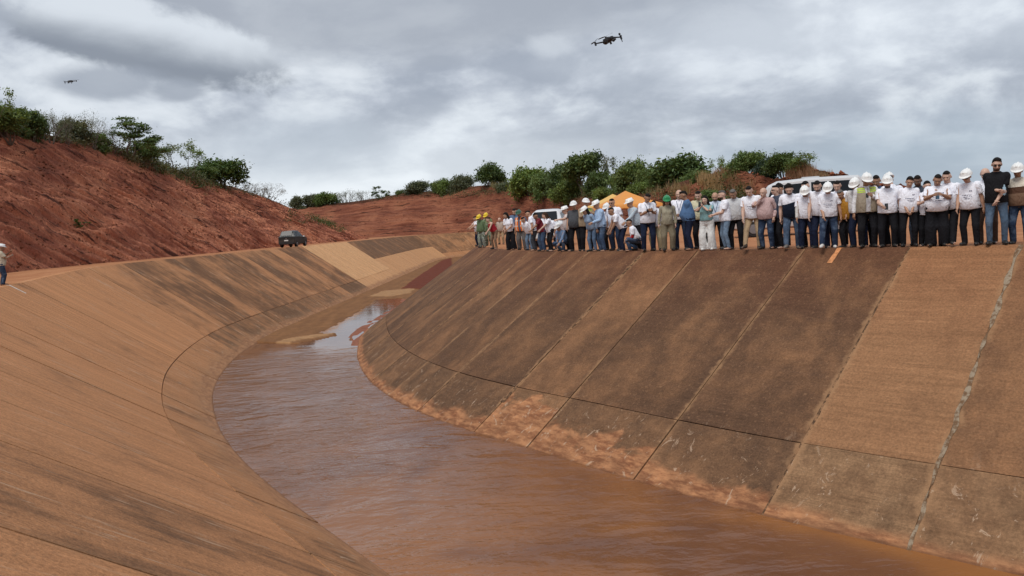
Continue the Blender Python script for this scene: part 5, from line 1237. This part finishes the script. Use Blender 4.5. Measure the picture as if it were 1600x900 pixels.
def add_part(name, t, B, shp, mat, color, parent, loc=None):
    V = pose_verts(t, B, *shp); o = link(name, V, t.F, mat, parent, True)
    a = o.data.attributes.new('rest', 'FLOAT_VECTOR', 'POINT'); RV = t.V if mat is not SKIN else np.where((t.V[:, 2:] > 1.55) & (np.abs(t.V[:, :1]) < .3), np.array([0, 0, 1.5]) + (t.V - np.array([0, 0, 1.5])) / HEADK, t.V)
    a.data.foreach_set('vector', RV.astype(np.float32).ravel()); o.color = (*color, 1)
    return o, V
PH_N = 0
def edge_at(u, off, bank=RB):
    best = None
    for i in range(0, bank.n, 2):
        x, y = bank.P[i] + bank.N[i] * off
        if y < 3 or y > 55: continue
        k = abs(proj((x, y, 0))[0] - u) + y * .01
        if best is None or k < best[0]: best = (k, x, y)
    return best[1], best[2]
BLK = (.012, .012, .015); NAVY = (.014, .02, .045); JEAN = (.045, .075, .135); LJEAN = (.13, .19, .27); DJEAN = (.022, .036, .07); WHT = (.86, .87, .94); KHA = (.26, .21, .14); CHINO = (.38, .27, .165)
S_T = (.46, .265, .175); S_L = (.56, .36, .27); S_B = (.32, .175, .108); S_D = (.16, .085, .055)
HB = (.012, .010, .009); HBR = (.05, .028, .018); HG = (.14, .13, .12)
def phone_at(p, fwd, col, label, kind='phone'):
    """small held device, its back towards fwd"""
    dims = dict(phone=(.076, .010, .155), controller=(.20, .06, .11), camera=(.13, .08, .09), radio=(.06, .035, .12), bottle=(.06, .06, .20))[kind]
    name = dict(phone='phone', controller='drone_controller', camera='camera', radio='radio', bottle='water_bottle')[kind]
    bm = bmesh.new(); bmesh.ops.create_cube(bm, size=1)
    for v in bm.verts: v.co = Vector((v.co.x * dims[0], v.co.y * dims[1], v.co.z * dims[2]))
    bmesh.ops.bevel(bm, geom=bm.edges[:], offset=min(dims) * .28, segments=2, affect='EDGES')
    if kind == 'controller':
        for sx in (-.07, .07): bmesh.ops.create_cone(bm, cap_ends=True, segments=8, radius1=.012, radius2=.008, depth=.10, matrix=Matrix.Translation((sx, .0, .09)))
    if kind == 'camera': bmesh.ops.create_cone(bm, cap_ends=True, segments=14, radius1=.036, radius2=.034, depth=.09, matrix=Matrix.Translation((0, -.07, 0)) @ Matrix.Rotation(math.pi / 2, 4, 'X'))
    if kind == 'radio': bmesh.ops.create_cone(bm, cap_ends=True, segments=8, radius1=.008, radius2=.005, depth=.14, matrix=Matrix.Translation((.018, 0, .12)))
    if kind == 'bottle': bmesh.ops.create_cone(bm, cap_ends=True, segments=10, radius1=.016, radius2=.014, depth=.04, matrix=Matrix.Translation((0, 0, .115)))
    me = bpy.data.meshes.new(name); bm.to_mesh(me); bm.free(); me.materials.append(plain('device_%d_%d_%d' % tuple(int(c * 99) for c in col), col, .3, 0, .5, .05))
    o = bpy.data.objects.new(name, me); COL.objects.link(o); o.location = p; o.rotation_euler = (math.radians(-12 if kind != 'controller' else -50), 0, math.atan2(fwd[0], -fwd[1]))
    tag(o, label, name.replace('_', ' '))
    if kind in ('phone', 'controller'):
        sx, sz = dims[0] * .44, dims[2] * .45; y = dims[1] / 2 + .0012
        s = link('screen', [(-sx, y, -sz), (sx, y, -sz), (sx, y, sz), (-sx, y, sz)], [(3, 2, 1, 0)], plain('screen_glass', (.02, .022, .03), .08, 0, .6, .02), o)
        if kind == 'phone':
            bm = bmesh.new(); bmesh.ops.create_cone(bm, cap_ends=True, segments=10, radius1=.011, radius2=.010, depth=.004, matrix=Matrix.Translation((dims[0] * .25, -dims[1] / 2 - .001, dims[2] * .36)) @ Matrix.Rotation(math.pi / 2, 4, 'X'))
            lm = bpy.data.meshes.new('lens'); bm.to_mesh(lm); bm.free(); lm.materials.append(plain('screen_glass', (.02, .022, .03), .08)); lo = bpy.data.objects.new('lens', lm); COL.objects.link(lo); lo.parent = o
    return o
def glasses(B, parent, dark=True):
    R, p0, p1 = B['head']; V = []; F = []
    for sx in (-1, 1):
        o = len(V); n = 10
        for yy in (-.106, -.098):
            for k in range(n): a = 6.283 * k / n; V.append((sx * .034 + .028 * math.cos(a), yy, 1.641 + .019 * math.sin(a)))
        F += [tuple(range(o, o + n))[::-1], tuple(range(o + n, o + 2 * n))] + [(o + k, o + (k + 1) % n, o + n + (k + 1) % n, o + n + k) for k in range(n)]
        o = len(V)
        for (xx, yy) in ((.062, -.10), (.066, -.10), (.080, .012), (.085, .012)):
            for zz in (1.640, 1.648): V.append((sx * xx, yy, zz))
        F += [(o, o + 1, o + 5, o + 4), (o + 2, o + 3, o + 7, o + 6), (o, o + 4, o + 6, o + 2), (o + 1, o + 3, o + 7, o + 5)]
    o = len(V); V += [(-.008, -.105, 1.642), (.008, -.105, 1.642), (.008, -.105, 1.648), (-.008, -.105, 1.648), (-.008, -.099, 1.642), (.008, -.099, 1.642), (.008, -.099, 1.648), (-.008, -.099, 1.648)]
    F += [(o, o + 1, o + 2, o + 3), (o + 7, o + 6, o + 5, o + 4), (o, o + 4, o + 5, o + 1), (o + 3, o + 2, o + 6, o + 7)]
    V = np.array([0, 0, 1.5]) + (np.array(V) - np.array([0, 0, 1.5])) * HEADK; V = (V - p0) @ R.T + p1
    return link('sunglasses' if dark else 'glasses', V, F, plain('dark_lens', (.01, .01, .012), .15, 0, .6, .02), parent)
rngp = random.Random(11); REPORT = []
def person(label, u, vt, o=.16, turn=20, pose=None, shirt=('tee', WHT, 'print'), pants=('jeans', NAVY, 'plain'), hair=('short', HB), hat=None, skin=S_T, fem=False, beard=0, g=.05, belly=.03, wide=1.14, vest=None, specs=None, hold=None, shoes=(.02, .018, .017), pos=None, sleeves=None, extra=None):
    po = dict(pitch=8, hp=22); po.update(pose or {})
    for k in ('armL', 'armR'): po.setdefault(k, rngp.choice(('relaxed', 'down', 'relaxed')))
    if o == .16 and not pos: o = .10 + rngp.random() ** 2 * (.12 if any(po[k] in ('knee', 'reach', 'point', 'selfie') for k in ('armL', 'armR')) else .5); turn += rngp.uniform(-12, 12); po['pitch'] += rngp.uniform(-2, 5); po.setdefault('yaw', rngp.uniform(-10, 10)); po.setdefault('roll', rngp.uniform(-3, 3)); po.setdefault('hroll', rngp.uniform(-6, 6))
    x, y = pos if pos else edge_at(u, o)
    B = solve(po); shp = (g, belly, wide); sx = 'f' if fem else 'm'
    body, V = add_part('person', tpl('body:' + sx), B, shp, SKIN, skin, None); body['beard'] = float(beard)
    zmax = V[:, 2].max()
    sh, _ = add_part('shirt', tpl('shirt:%s:%s' % (shirt[0], sx)), B, (g + .04, belly + .015, wide), CLOTH[shirt[2]], shirt[1], body)
    tr, _ = add_part('trousers', tpl('trousers:' + pants[0]), B, shp, CLOTH[pants[2] if len(pants) > 2 else 'plain'], pants[1], body)
    if sleeves: add_part('arm_sleeves', tpl('shirt:sleeve:m'), B, shp, CLOTH['plain'], sleeves, body)
    for s in 'LR': add_part('shoe', TP['shoe' + s], B, (0, 0, 1), SHOEM, shoes, body)
    if hair and hair[0]: _, hv = add_part('hair', tpl('top:' + hair[0]), B, (0, 0, 1), HAIRM, hair[1], body); zmax = max(zmax, hv[:, 2].max())
    if hat is not None: _, hv = add_part('helmet' if not (extra == 'cap') else 'cap', tpl('top:' + ('cap' if extra == 'cap' else 'helmet')), B, (0, 0, 1), HATM, hat, body); zmax = max(zmax, hv[:, 2].max())
    if vest: add_part('vest', tpl('shirt:vest:' + sx), B, (g + .07, belly + .025, wide), CLOTH[vest[1]], vest[0], body)
    if specs: glasses(B, body, specs == 'dark')
    zt = at_d(u, vt, y).z; s = zt / zmax; s0 = s; s = min(max(s, .88), 1.12); REPORT.append((u, round(s0, 2), round(y, 1)))
    th = math.atan2(-x, y) - math.radians(turn)
    z = 0.0 if o < .3 else -.015
    if pos: z = pos_z(x, y)
    body.matrix_world = Matrix.Translation((x, y, z)) @ Matrix.Rotation(th, 4, 'Z') @ Matrix.Diagonal((s, s, s, 1))
    tag(body, label, 'person', 'people watching from the canal banks')
    if hold:
        kind, side, col, lab = hold; R, p0, p1 = B['ha' + side]; c = (WR + AD2 * .10 + np.array([-.03, 0, 0])); c = c if side == 'L' else mir(c); p = Vector((R @ (c - p0) + p1).tolist())
        if side == 'L' and po['armL'] == po['armR'] or kind == 'controller':
            R2, q0, q1 = B['haR']; p2 = Vector((R2 @ (mir(WR + AD2 * .10) - q0) + q1).tolist()); p = (p + p2) / 2 if kind in ('controller', 'camera') else p
        pw_ = body.matrix_world @ p; f = Matrix.Rotation(th, 3, 'Z') @ Vector((0, -1, 0)); phone_at(pw_, f, col, lab, kind)
    return body
def pos_z(x, y): return 0.0
# ------------------------------------------------------------------ the crowd, left to right
WJ = (.05, .07, .12); LB_ = (.42, .53, .68); DEN = (.16, .25, .40); HIV = (.85, .20, .03)
HW = (.80, .80, .78); HY = (.72, .50, .02); HGN = (.015, .22, .07)
step = lambda s: {'foot' + s: (.12, -.26, .075), 'toe' + s: 4}
P_ = person
# left bank
P_('man in white hard hat and beige shirt standing alone on the left bank', 4, 380, turn=-100, pose=dict(pitch=4, hp=12, armL='phone_hi', armR='phone'), shirt=('tee', (.48, .42, .32), 'plain'), pants=('jeans', DJEAN, 'denim'), hat=HW, skin=S_B, pos=edge_at(4, .35, LB),
   hold=('phone', 'L', (.05, .05, .05), 'phone held up by the lone man on the left bank'))
# right bank, far end of the row first
P_('white shirted man at the far left end of the row, arms stretched out', 738, 338, turn=60, pose=dict(pitch=12, hp=15, armL='reach', armR='reach'), shirt=('tee', WHT, 'plain'), pants=('jeans', NAVY), skin=S_T)
P_('dark haired person in white top aiming a camera left of the yellow hard hats', 746, 342, o=.3, turn=50, pose=dict(pitch=16, hp=15, armL='phone', armR='phone'), shirt=('tee', (.66, .62, .55), 'plain'), pants=('jeans', JEAN, 'denim'), hair=('bun', HB), fem=True,
   hold=('camera', 'L', BLK, 'black camera aimed by the dark haired person near the left end of the row'))
P_('worker in yellow hard hat with green top and grey camouflage trousers', 754, 334, turn=30, pose=dict(pitch=8, hp=25), shirt=('long', (.13, .19, .10), 'plain'), pants=('cargo', (.24, .27, .23), 'camo'), hat=HY, skin=S_B)
P_('worker in yellow hard hat and full camouflage clothes beside the woman in red', 764, 331, o=.75, turn=30, pose=dict(pitch=8, hp=25), shirt=('long', (.22, .26, .13), 'camo'), pants=('cargo', (.22, .25, .18), 'camo'), hat=HY, skin=S_B)
P_('woman in red sleeveless top and light brown trousers leaning to the left', 773, 338, turn=65, pose=dict(pitch=30, hp=5, armL='reach', armR='relaxed'), shirt=('tank', (.34, .02, .03), 'plain'), pants=('slim', (.22, .14, .09), 'plain'), hair=('bun', HBR), fem=True, skin=S_L)
P_('bareheaded person in pale shirt half hidden behind the woman in red', 777, 340, o=1.5, turn=20, shirt=('tee', (.45, .36, .30), 'plain'), pants=('jeans', CHINO), hair=('ring', HBR), skin=S_L)
P_('woman with long black hair, white T-shirt and black flared trousers, left of the orange vest', 799, 331, turn=45, pose=dict(pitch=24, hp=12, hyaw=-10, armL='lowphone', armR='lowphone'), shirt=('tee', WHT, 'plain'), pants=('wide', BLK), hair=('long', HB), fem=True, skin=S_T)
P_('man in slate blue shirt behind the worker in the orange vest', 808, 325, o=1.2, turn=20, shirt=('tee', (.10, .15, .24), 'plain'), pants=('jeans', CHINO))
P_('worker in dark green hard hat and orange reflective vest', 816, 326, turn=15, pose=dict(pitch=6, hp=18), shirt=('tee', (.12, .13, .18), 'plain'), pants=('cargo', (.115, .105, .10)), hat=(.03, .10, .06), skin=S_B, vest=(HIV, 'hivis'))
P_('dark haired man in white shirt bending down right of the orange vest', 828, 338, o=.5, turn=45, pose=dict(pitch=40, hp=10), shirt=('tee', WHT, 'plain'), pants=('jeans', LJEAN, 'denim'))
P_('man in white T-shirt and grey jeans, turned away in front of the white pickup', 836, 328, o=.25, turn=100, pose=dict(pitch=18, hp=18), shirt=('tee', WHT, 'plain'), pants=('jeans', (.05, .055, .065)))
P_('man in dark red shirt and blue jeans in front of the white pickup', 847, 332, turn=50, pose=dict(pitch=18, hp=18, armL='reach'), shirt=('tee', (.16, .02, .03), 'plain'), pants=('jeans', JEAN, 'denim'), skin=S_B)
P_('grey haired man in white shirt behind the man in dark red', 855, 331, o=1.0, turn=30, shirt=('tee', WHT, 'plain'), pants=('jeans', NAVY), hair=('short', HG))
P_('woman with brown hair in white T-shirt and black trousers pointing left', 862, 334, turn=70, pose=dict(pitch=22, hp=8, armL='reach', armR='relaxed'), shirt=('tee', WHT, 'print'), pants=('slim', BLK), hair=('long', HBR), fem=True, skin=S_L)
P_('person in white T-shirt bending over behind the squatting man in denim', 871, 340, o=.9, turn=75, pose=dict(pitch=48, hp=0, armL='knee', armR='knee'), shirt=('tee', WHT, 'plain'), pants=('jeans', BLK))
P_('squatting man in white hard hat, denim shirt and jeans at the canal edge', 879, 352, turn=55, pose=dict(pitch=34, squat=.50, py=.16, hp=8, armL='reach', armR='knee', footL=(.16, -.05, .085), footR=(.14, .12, .10)), shirt=('long', DEN, 'denim'), pants=('jeans', JEAN, 'denim'), hat=HW)
P_('person in white hard hat and pale T-shirt pointing left beside the dark grey T-shirt', 889, 320, o=.45, turn=70, pose=dict(pitch=10, hp=8, armL='point', armR='relaxed'), shirt=('tee', (.66, .58, .56), 'plain'), pants=('jeans', BLK), hat=HW, skin=S_L)
P_('stout man in white hard hat and dark grey T-shirt with black trousers', 902, 312, turn=15, pose=dict(pitch=5, hp=10, armL='relaxed', armR='relaxed'), shirt=('tee', (.075, .08, .09), 'plain'), pants=('jeans', BLK), hat=HW, g=.15, belly=.07, wide=1.08)
P_('man in white hard hat and beige work vest holding up a blue phone', 918, 308, turn=0, pose=dict(pitch=4, hp=8, armL='phone', armR='phone'), shirt=('long', (.34, .25, .17), 'plain'), pants=('jeans', BLK), hat=HW, vest=((.36, .28, .19), 'yoke'),
   hold=('phone', 'R', (.02, .03, .16), 'dark blue phone held by the man in beige work vest beside the dark grey T-shirt'))
P_('long haired woman in white hard hat and denim shirt with a dark bag, bending forward', 928, 320, turn=55, pose=dict(pitch=26, hp=12), shirt=('long', (.28, .38, .52), 'denim'), pants=('slim', (.09, .14, .22), 'denim'), hair=('long', HB), hat=HW, fem=True, vest=None)
P_('man in white hard hat, light blue shirt and blue jeans facing left', 943, 310, o=.3, turn=65, pose=dict(pitch=10, hp=15, armL='lowphone', armR='down'), shirt=('long', (.36, .50, .70), 'plain'), pants=('jeans', JEAN, 'denim'), hat=HW, skin=S_T)
P_('person in white hard hat mostly hidden behind the light blue shirt', 955, 315, o=1.1, turn=30, shirt=('tee', WHT, 'plain'), pants=('jeans', BLK), hat=HW)
P_('man wearing sunglasses and a white T-shirt standing upright above a bending man', 963, 309, o=.8, turn=35, pose=dict(pitch=10, hp=10), shirt=('tee', WHT, 'plain'), pants=('jeans', DJEAN), specs='dark')
P_('dark haired man in white T-shirt bending far forward with arms out', 972, 322, o=.3, turn=75, pose=dict(pitch=44, hp=0, armL='reach', armR='reach'), shirt=('tee', WHT, 'print'), pants=('jeans', NAVY), skin=S_B)
P_('squatting man in white T-shirt over red sleeves and blue jeans, facing left', 990, 342, turn=80, pose=dict(pitch=24, squat=.50, py=.16, hp=5, armL='lowphone', armR='lowphone', footL=(.13, -.10, .085), footR=(.13, .14, .11)), shirt=('tee', WHT, 'plain'), pants=('jeans', JEAN, 'denim'), skin=S_B, sleeves=(.42, .02, .02))
P_('man in white hard hat and pale blue shirt leaning left behind the squatting man', 997, 307, o=.7, turn=60, pose=dict(pitch=22, hp=5, armL='reach'), shirt=('long', (.46, .54, .60), 'plain'), pants=('jeans', BLK), hat=HW)
P_('man in white T-shirt with a lanyard working a black drone controller', 1014, 302, turn=0, pose=dict(pitch=4, hp=28, armL='chest', armR='chest'), shirt=('tee', WHT, 'lanyard'), pants=('jeans', NAVY), skin=S_B, belly=.04, hold=('controller', 'L', BLK, 'black drone controller held at the chest by the man with a lanyard'))
P_('person in pale khaki trousers half hidden by the woman in bright green hard hat', 1028, 312, o=.5, turn=20, shirt=('tee', WHT, 'plain'), pants=('cargo', (.42, .36, .23)), skin=S_T)
P_('woman in bright green hard hat and sunglasses with long brown hair and khaki field clothes', 1043, 304, turn=5, pose=dict(pitch=4, hp=18), shirt=('long', (.33, .30, .22), 'plain'), pants=('cargo', (.20, .17, .115)), hair=('long', (.09, .045, .025)), hat=HGN, fem=True, specs='dark', skin=S_L, wide=1.05)
P_('bald man in white shirt with a lanyard behind the big man in the blue polo', 1063, 296, o=.9, turn=10, pose=dict(pitch=4, hp=14), shirt=('short', WHT, 'lanyard'), pants=('jeans', DJEAN), hair=('ring', HG), skin=S_L)
P_('big man in blue polo shirt and navy trousers turned left with folded arms', 1079, 297, turn=75, pose=dict(pitch=6, hp=14, armL='cross', armR='cross'), shirt=('tee', (.085, .16, .30), 'plain'), pants=('jeans', NAVY), g=.22, belly=.10, wide=1.12, skin=S_B)
P_('man in pale yellow shirt behind the woman in white trousers', 1095, 297, o=1.2, turn=15, shirt=('short', (.62, .58, .40), 'plain'), pants=('jeans', BLK), skin=S_L)
P_('woman in teal top and white flared trousers holding a phone to her face', 1106, 305, turn=5, pose=dict(pitch=2, hp=5, armL='mouth', armR='phone_hi'), shirt=('crop', (.22, .38, .39), 'plain'), pants=('wide', (.72, .72, .70)), hair=('long', HB), fem=True, skin=S_L, shoes=(.7, .7, .68),
   hold=('phone', 'R', BLK, 'black phone raised by the woman in white trousers'))
P_('bearded man in light blue and white shirt with lanyard, behind the man with light jeans', 1119, 300, o=.8, turn=5, pose=dict(pitch=6, hp=20), shirt=('tee', (.60, .68, .78), 'lanyard'), pants=('jeans', BLK), hair=('ring', HB), beard=1)
P_('grey bearded man in white T-shirt and light blue jeans looking left', 1132, 297, turn=60, pose=dict(pitch=6, hp=10, armL='lowphone', armR='down'), shirt=('tee', WHT, 'plain'), pants=('slim', (.16, .23, .32), 'denim'), hair=('short', (.10, .095, .09)), beard=1, skin=S_L)
P_('older man in pale grey button shirt and black trousers', 1154, 294, o=.45, turn=15, pose=dict(pitch=12, hp=28), shirt=('long', (.56, .57, .58), 'plain'), pants=('jeans', BLK), hair=('short', HG), skin=S_B)
P_('young man in white slogan T-shirt and beige chinos with one foot forward', 1177, 290, turn=10, pose=dict(pitch=12, hp=22, roll=-3, armR='knee', armL='down', footR=(.15, -.32, .12), toeR=6), shirt=('tee', WHT, 'print'), pants=('slim', CHINO), skin=S_L, shoes=(.05, .035, .025))
P_('balding man in pink checked shirt and jeans with a hand at his mouth', 1202, 293, turn=35, pose=dict(pitch=10, hp=15, hroll=8, armR='mouth', armL='pocket'), shirt=('long', (.50, .34, .33), 'check'), pants=('jeans', DJEAN, 'denim'), hair=('ring', HG), skin=S_L, g=.12, belly=.05)
P_('man wearing glasses and a dark striped polo, looking left', 1216, 288, o=.55, turn=60, pose=dict(pitch=4, hp=4), shirt=('tee', (.02, .028, .055), 'stripe'), pants=('jeans', BLK), skin=S_L, specs='clear')
P_('dark curly haired man behind the two tone T-shirt', 1225, 284, o=1.0, turn=15, shirt=('tee', WHT, 'plain'), pants=('jeans', BLK), hair=('curly', HB))
P_('bearded curly haired man in white and navy two tone T-shirt, shoe over the edge', 1236, 285, turn=12, pose=dict(pitch=14, hp=22, armR='relaxed', armL='down', footR=(.13, -.34, .06), toeR=10), shirt=('tee', WHT, 'block'), pants=('jeans', (.05, .075, .12), 'denim'), hair=('curly', HB), beard=1, skin=S_L, shoes=(.16, .14, .12))
P_('man in white hard hat and sunglasses with pale arm sleeves under his white T-shirt', 1257, 289, turn=10, pose=dict(pitch=14, hp=28, armR='knee'), shirt=('tee', WHT, 'plain'), pants=('jeans', NAVY), hat=HW, specs='dark', skin=S_B, sleeves=(.55, .53, .5))
P_('dark haired man peering out behind the bearded man with spread fingers', 1268, 281, o=.9, turn=30, shirt=('tee', WHT, 'plain'), pants=('jeans', BLK), skin=S_L)
P_('bearded dark haired man in white T-shirt leaning with his hand on his thigh', 1279, 281, o=.3, turn=15, pose=dict(pitch=18, hp=22, armR='knee', armL='down'), shirt=('tee', WHT, 'plain'), pants=('jeans', NAVY), beard=1, skin=S_L)
P_('man in white hard hat and slogan T-shirt with white shoes, one foot over the edge', 1299, 283, turn=12, pose=dict(pitch=12, hp=30, armR='clasp', armL='down', footR=(.14, -.36, .05), toeR=14), shirt=('tee', WHT, 'print'), pants=('jeans', DJEAN, 'denim'), hat=HW, specs='dark', skin=S_T, shoes=(.62, .60, .57))
P_('dark haired man whose face shows between two white hard hats near the van window', 1308, 281, o=.9, turn=10, shirt=('tee', WHT, 'plain'), pants=('jeans', BLK), skin=S_L)
P_('grey haired man in mustard orange shirt bending forward', 1324, 296, o=.4, turn=30, pose=dict(pitch=22, hp=18, roll=-6), shirt=('long', (.42, .20, .03), 'plain'), pants=('jeans', BLK), hair=('short', HG), skin=S_B)
P_('man in tilted white hard hat and white shirt, left of the beige safety vest', 1339, 275, o=.35, turn=20, pose=dict(pitch=14, hp=26), shirt=('short', (.70, .69, .68), 'plain'), pants=('jeans', NAVY), hat=HW, skin=S_T)
P_('man in white hard hat and beige safety vest with yellow green shoulder bars', 1360, 268, turn=5, pose=dict(pitch=4, hp=26, armL='chest', armR='down'), shirt=('long', (.72, .72, .74), 'plain'), pants=('jeans', BLK), hat=HW, skin=S_B, vest=((.33, .28, .21), 'yoke'), hold=('radio', 'L', BLK, 'black two way radio at the chest of the man in the beige safety vest'))
P_('dark haired man in blue shirt behind the beige safety vest', 1376, 272, o=.7, turn=10, shirt=('tee', (.05, .09, .18), 'plain'), pants=('jeans', BLK), skin=S_B)
P_('bearded man in white hard hat and white T-shirt holding a black phone upright', 1392, 272, turn=8, pose=dict(pitch=5, hp=20, armR='lowphone', armL='down'), shirt=('tee', WHT, 'plain'), pants=('jeans', BLK), hat=HW, beard=1, skin=S_L, hold=('phone', 'R', BLK, 'black phone held upright by the bearded man in white hard hat'))
P_('man in white hard hat seen from behind, above the bearded man with a phone', 1400, 266, o=.8, turn=150, shirt=('tee', WHT, 'plain'), pants=('jeans', BLK), hat=HW, skin=S_L)
P_('smiling man in white slogan T-shirt with hands clasped in front', 1425, 275, turn=5, pose=dict(pitch=6, hp=20, hroll=6, armL='clasp', armR='clasp'), shirt=('tee', WHT, 'print'), pants=('jeans', BLK), skin=S_T, g=.10, belly=.05, wide=1.04)
P_('dark haired man behind the woman taking a picture with raised arms', 1442, 272, o=.8, turn=10, shirt=('tee', (.05, .06, .08), 'plain'), pants=('jeans', LJEAN, 'denim'), skin=S_D)
P_('black haired woman in white T-shirt raising a phone beside the heavy man', 1449, 281, o=.4, turn=-15, pose=dict(pitch=8, hp=8, armL='selfie', armR='phone'), shirt=('tee', WHT, 'print'), pants=('jeans', BLK), hair=('bun', HB), fem=True, skin=S_L, hold=('phone', 'L', BLK, 'black phone raised by the black haired woman near the right'))
P_('heavy man in white slogan T-shirt and wide black trousers looking at a blue phone', 1466, 272, turn=5, pose=dict(pitch=4, hp=24, armL='phone', armR='phone'), shirt=('tee', WHT, 'print'), pants=('skirt', BLK), skin=S_B, g=.28, belly=.12, wide=1.16, hold=('phone', 'L', (.10, .22, .34), 'light blue phone held by the heavy man in wide black trousers'))
P_('bareheaded man in white polo right of the heavy man, one foot forward', 1489, 265, o=.35, turn=12, pose=dict(pitch=12, hp=16, armR='relaxed', footL=(.12, -.30, .08)), shirt=('tee', WHT, 'plain'), pants=('jeans', BLK), skin=S_L)
P_('stocky man in white hard hat and sunglasses with slogan T-shirt, left of the black T-shirt', 1514, 262, turn=10, pose=dict(pitch=12, hp=18, armR='knee', armL='down'), shirt=('tee', WHT, 'print'), pants=('jeans', BLK), hat=HW, specs='dark', skin=S_T, g=.12, belly=.07, wide=1.05)
P_('person in brown trousers hidden behind the tall man in black', 1538, 262, o=.7, turn=10, shirt=('tee', WHT, 'plain'), pants=('jeans', (.10, .065, .05)), hair=('ring', HB), skin=S_L)
P_('tall bearded man in black T-shirt, glasses and blue jeans with crossed wrists', 1554, 246, turn=12, pose=dict(pitch=3, hp=16, hyaw=12, armL='clasp', armR='cross'), shirt=('tee', (.012, .012, .014), 'plain'), pants=('slim', (.075, .115, .17), 'denim'), beard=.9, skin=S_L, wide=1.04, specs='clear', hold=('bottle', 'R', (.30, .42, .50), 'pale blue water bottle in the hand of the tall man in black'))
P_('man in cream and brown banded T-shirt, cut off by the right edge of the photo', 1599, 251, turn=20, pose=dict(pitch=4, hp=22), shirt=('tee', (.66, .60, .50), 'bands'), pants=('jeans', DJEAN, 'denim'), hat=HW, skin=S_B, g=.12, belly=.05, wide=1.05)
print('PEOPLE', REPORT)
